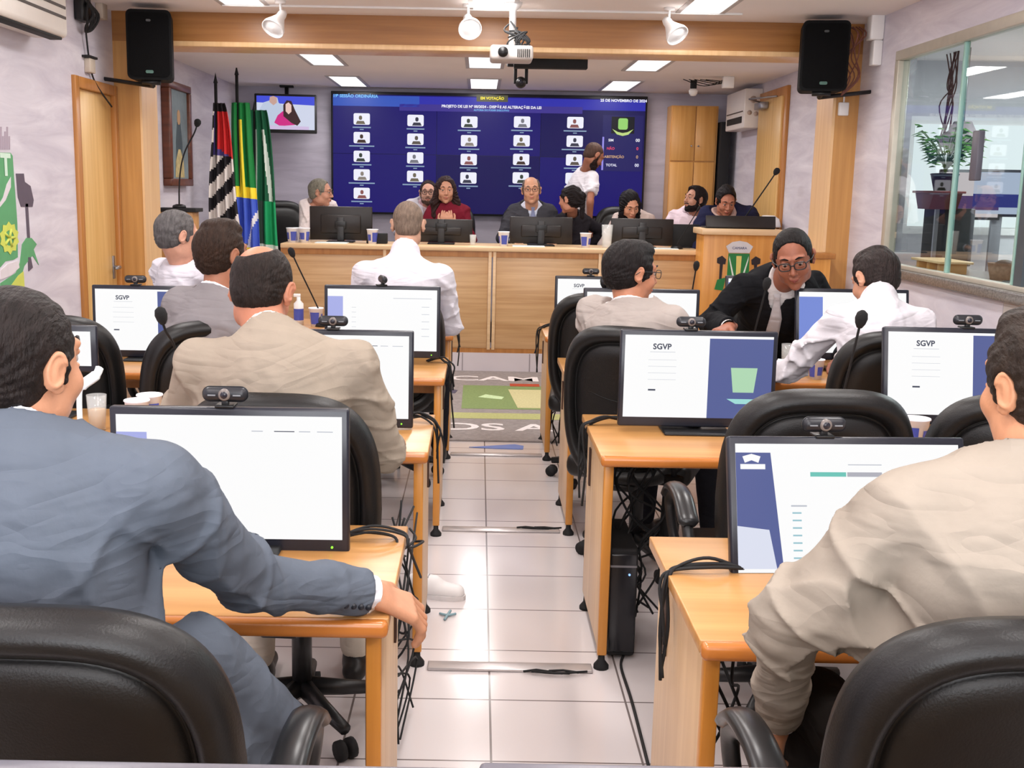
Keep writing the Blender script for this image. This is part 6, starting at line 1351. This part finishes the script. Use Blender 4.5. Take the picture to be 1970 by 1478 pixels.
# white shoe standing out from beside the second left desk
t = thing('sneaker', 'white sneaker on the aisle floor past the second left desk', 'shoe', (-.19, 4.22, 0), radians(-12))
Z_ = Field(np.arange(-.09, .24, .004), np.arange(-.07, .07, .004), np.arange(-.01, .15, .004))
Z_.put(cap((-.03, 0, .04), (.13, 0, .028), .040, .034, (0, 0, 1), .9), .02); Z_.put(cap((-.035, 0, .05), (.04, 0, .058), .040, .030), .03); Z_.put(cap((-.035, 0, .09), (-.03, 0, .16), .024), .01, 's'); Z_.cut((0, 0, .014), (0, 0, -1))
nets(Z_, 'upper', mat('sneaker_white', srgb(226, 224, 224), .5, var=.03), t)
MB().prism([(-.075, -.02), (-.06, -.036), (.0, -.036), (.08, -.042), (.13, -.038), (.165, -.018), (.17, 0), (.165, .018), (.13, .038), (.08, .042), (0, .036), (-.06, .036), (-.075, .02)], 0, .018, lambda u, v, w: Vector((u, v, w))).build('sole', mat('sole_grey', srgb(206, 202, 202), .6), t)
l_ = MB()
for k in range(4): l_.tube([(.02 + .02 * k, -.022, .082 - .009 * k), (.022 + .02 * k, 0, .090 - .010 * k), (.02 + .02 * k, .022, .082 - .009 * k)], .003, 5)
l_.build('laces', mat('lace_grey', srgb(150, 150, 156), .7), t)
# cables
rs = random.Random(21)
def bundle(label, start, edge, down, n=6, spread=.03, r=.0042, extra=()):
    ps = []
    for k in range(n):
        j = lambda s=spread: Vector((rs.uniform(-s, s), rs.uniform(-s, s), 0)); zj = rs.uniform(0, .012)
        s0 = Vector(start) + j(.02) + Vector((0, 0, .006)); e = Vector(edge) + j(.015) + Vector((0, 0, .006 + zj)); d = Vector(down) + j() + Vector((0, 0, rs.uniform(-.12, .12)))
        mid = (s0 + e) / 2 + j(.02) + Vector((0, 0, .012 + zj)); over = e + (Vector((down[0] - edge[0], 0, 0))) * .8 + Vector((0, rs.uniform(-.02, .02), -.03))
        ps.append([s0, mid, e, over, (over + d) / 2 + j(spread), d])
    return cables('cable_bundle', label, ps, r, group='desk cable bundles')
bundle('black cables over the aisle edge of the first right desk', (.62, 2.44, .75), (.455, 2.42, .75), (.425, 2.38, .50), 4, .012)
bundle('black cables over the aisle edge of the second right desk', (.56, 4.03, .75), (.43, 4.0, .75), (.39, 4.0, .55), 4, .014)
bundle('black cables over the aisle edge of the first left desk', (-.32, 2.60, .75), (-.18, 2.62, .75), (-.165, 2.95, .55), 4, .03, .0035)
bundle('black cables over the aisle edge of the second left desk', (-.25, 4.0, .75), (-.155, 3.98, .75), (-.125, 4.0, .55), 4, .014)
bundle('black cables over the aisle edge of the third left desk', (-.24, 5.42, .75), (-.15, 5.4, .75), (-.11, 5.4, .52), 4, .016)
bundle('black cables over the aisle edge of the farthest left desk', (-.22, 6.9, .75), (-.15, 6.85, .75), (-.11, 6.85, .58), 3, .014)
bundle('black cables over the aisle edge of the farthest right desk', (.52, 6.9, .75), (.41, 6.85, .75), (.37, 6.85, .58), 3, .014)
def tangle(label, c, size, n, zlo, zhi, seed, r=.0042):
    q = random.Random(seed); ps = []
    for k in range(n):
        p = [Vector((c[0] + q.uniform(-size[0], size[0]), c[1] + q.uniform(-size[1], size[1]), z)) for z in [zhi + (zlo - zhi) * i / 5 + q.uniform(-.03, .03) for i in range(6)]]
        for v in p: v.z = max(v.z, .008)
        ps.append(p)
    return cables('cable_tangle', label, ps, r, group='tangled cables under the desks')
tangle('tangled black cables hanging between the first and second left desks', (-.20, 3.05, 0), (.04, .25), 7, .03, .66, 4, .0032)
tangle('tangled black cables under the second right desk above the tower', (.60, 3.85, 0), (.09, .08), 10, .10, .70, 5)
tangle('tangled black cables on the floor under the first left desk', (-.30, 2.42, 0), (.07, .08), 9, .008, .20, 6)
tangle('loose black cables under the first right desk', (.62, 2.55, 0), (.08, .1), 6, .14, .68, 7)
tangle('dark cables under the farthest right desk beside the aisle', (.50, 6.8, 0), (.05, .1), 6, .05, .65, 9)
cables('floor_cable', 'black cord running along the floor from the computer tower', [[(.53, 3.66, .006), (.51, 3.56, .006), (.512, 3.3, .006), (.505, 2.9, .006), (.50, 2.5, .006)]], .005)
cables('thin_cable', 'thin pale blue clip lying on the aisle floor by the white shoe', [[(-.12, 4.02, .006), (-.09, 4.0, .008), (-.06, 4.02, .006)], [(-.10, 3.96, .006), (-.08, 4.04, .01)]], .005, mat('cord_blue', srgb(130, 160, 170), .5))
# low partition nearest the camera
pz = P(450, 1465, Y=1.02).z
o = thing('low_partition', 'grey top rail along the bottom edge of the view, left piece', 'partition', (-.45, 1.0, 0)); MB().box(-.62, .452, -.02, .02, pz - .03, pz, .006).build('top_rail', mat('rail_grey', srgb(96, 94, 102), .3), o); MB().box(-.62, .45, -.012, .012, 0, pz - .03).build('panel', W_SIDE, o)
pz2 = P(1500, 1473, Y=1.02).z
o = thing('low_partition', 'grey top rail along the bottom edge of the view, right piece', 'partition', (.53, 1.0, 0)); MB().box(-.52, .62, -.02, .02, pz2 - .03, pz2, .006).build('top_rail', mat('rail_grey', srgb(96, 94, 102), .3), o); MB().box(-.52, .62, -.012, .012, 0, pz2 - .03).build('panel', W_SIDE, o)
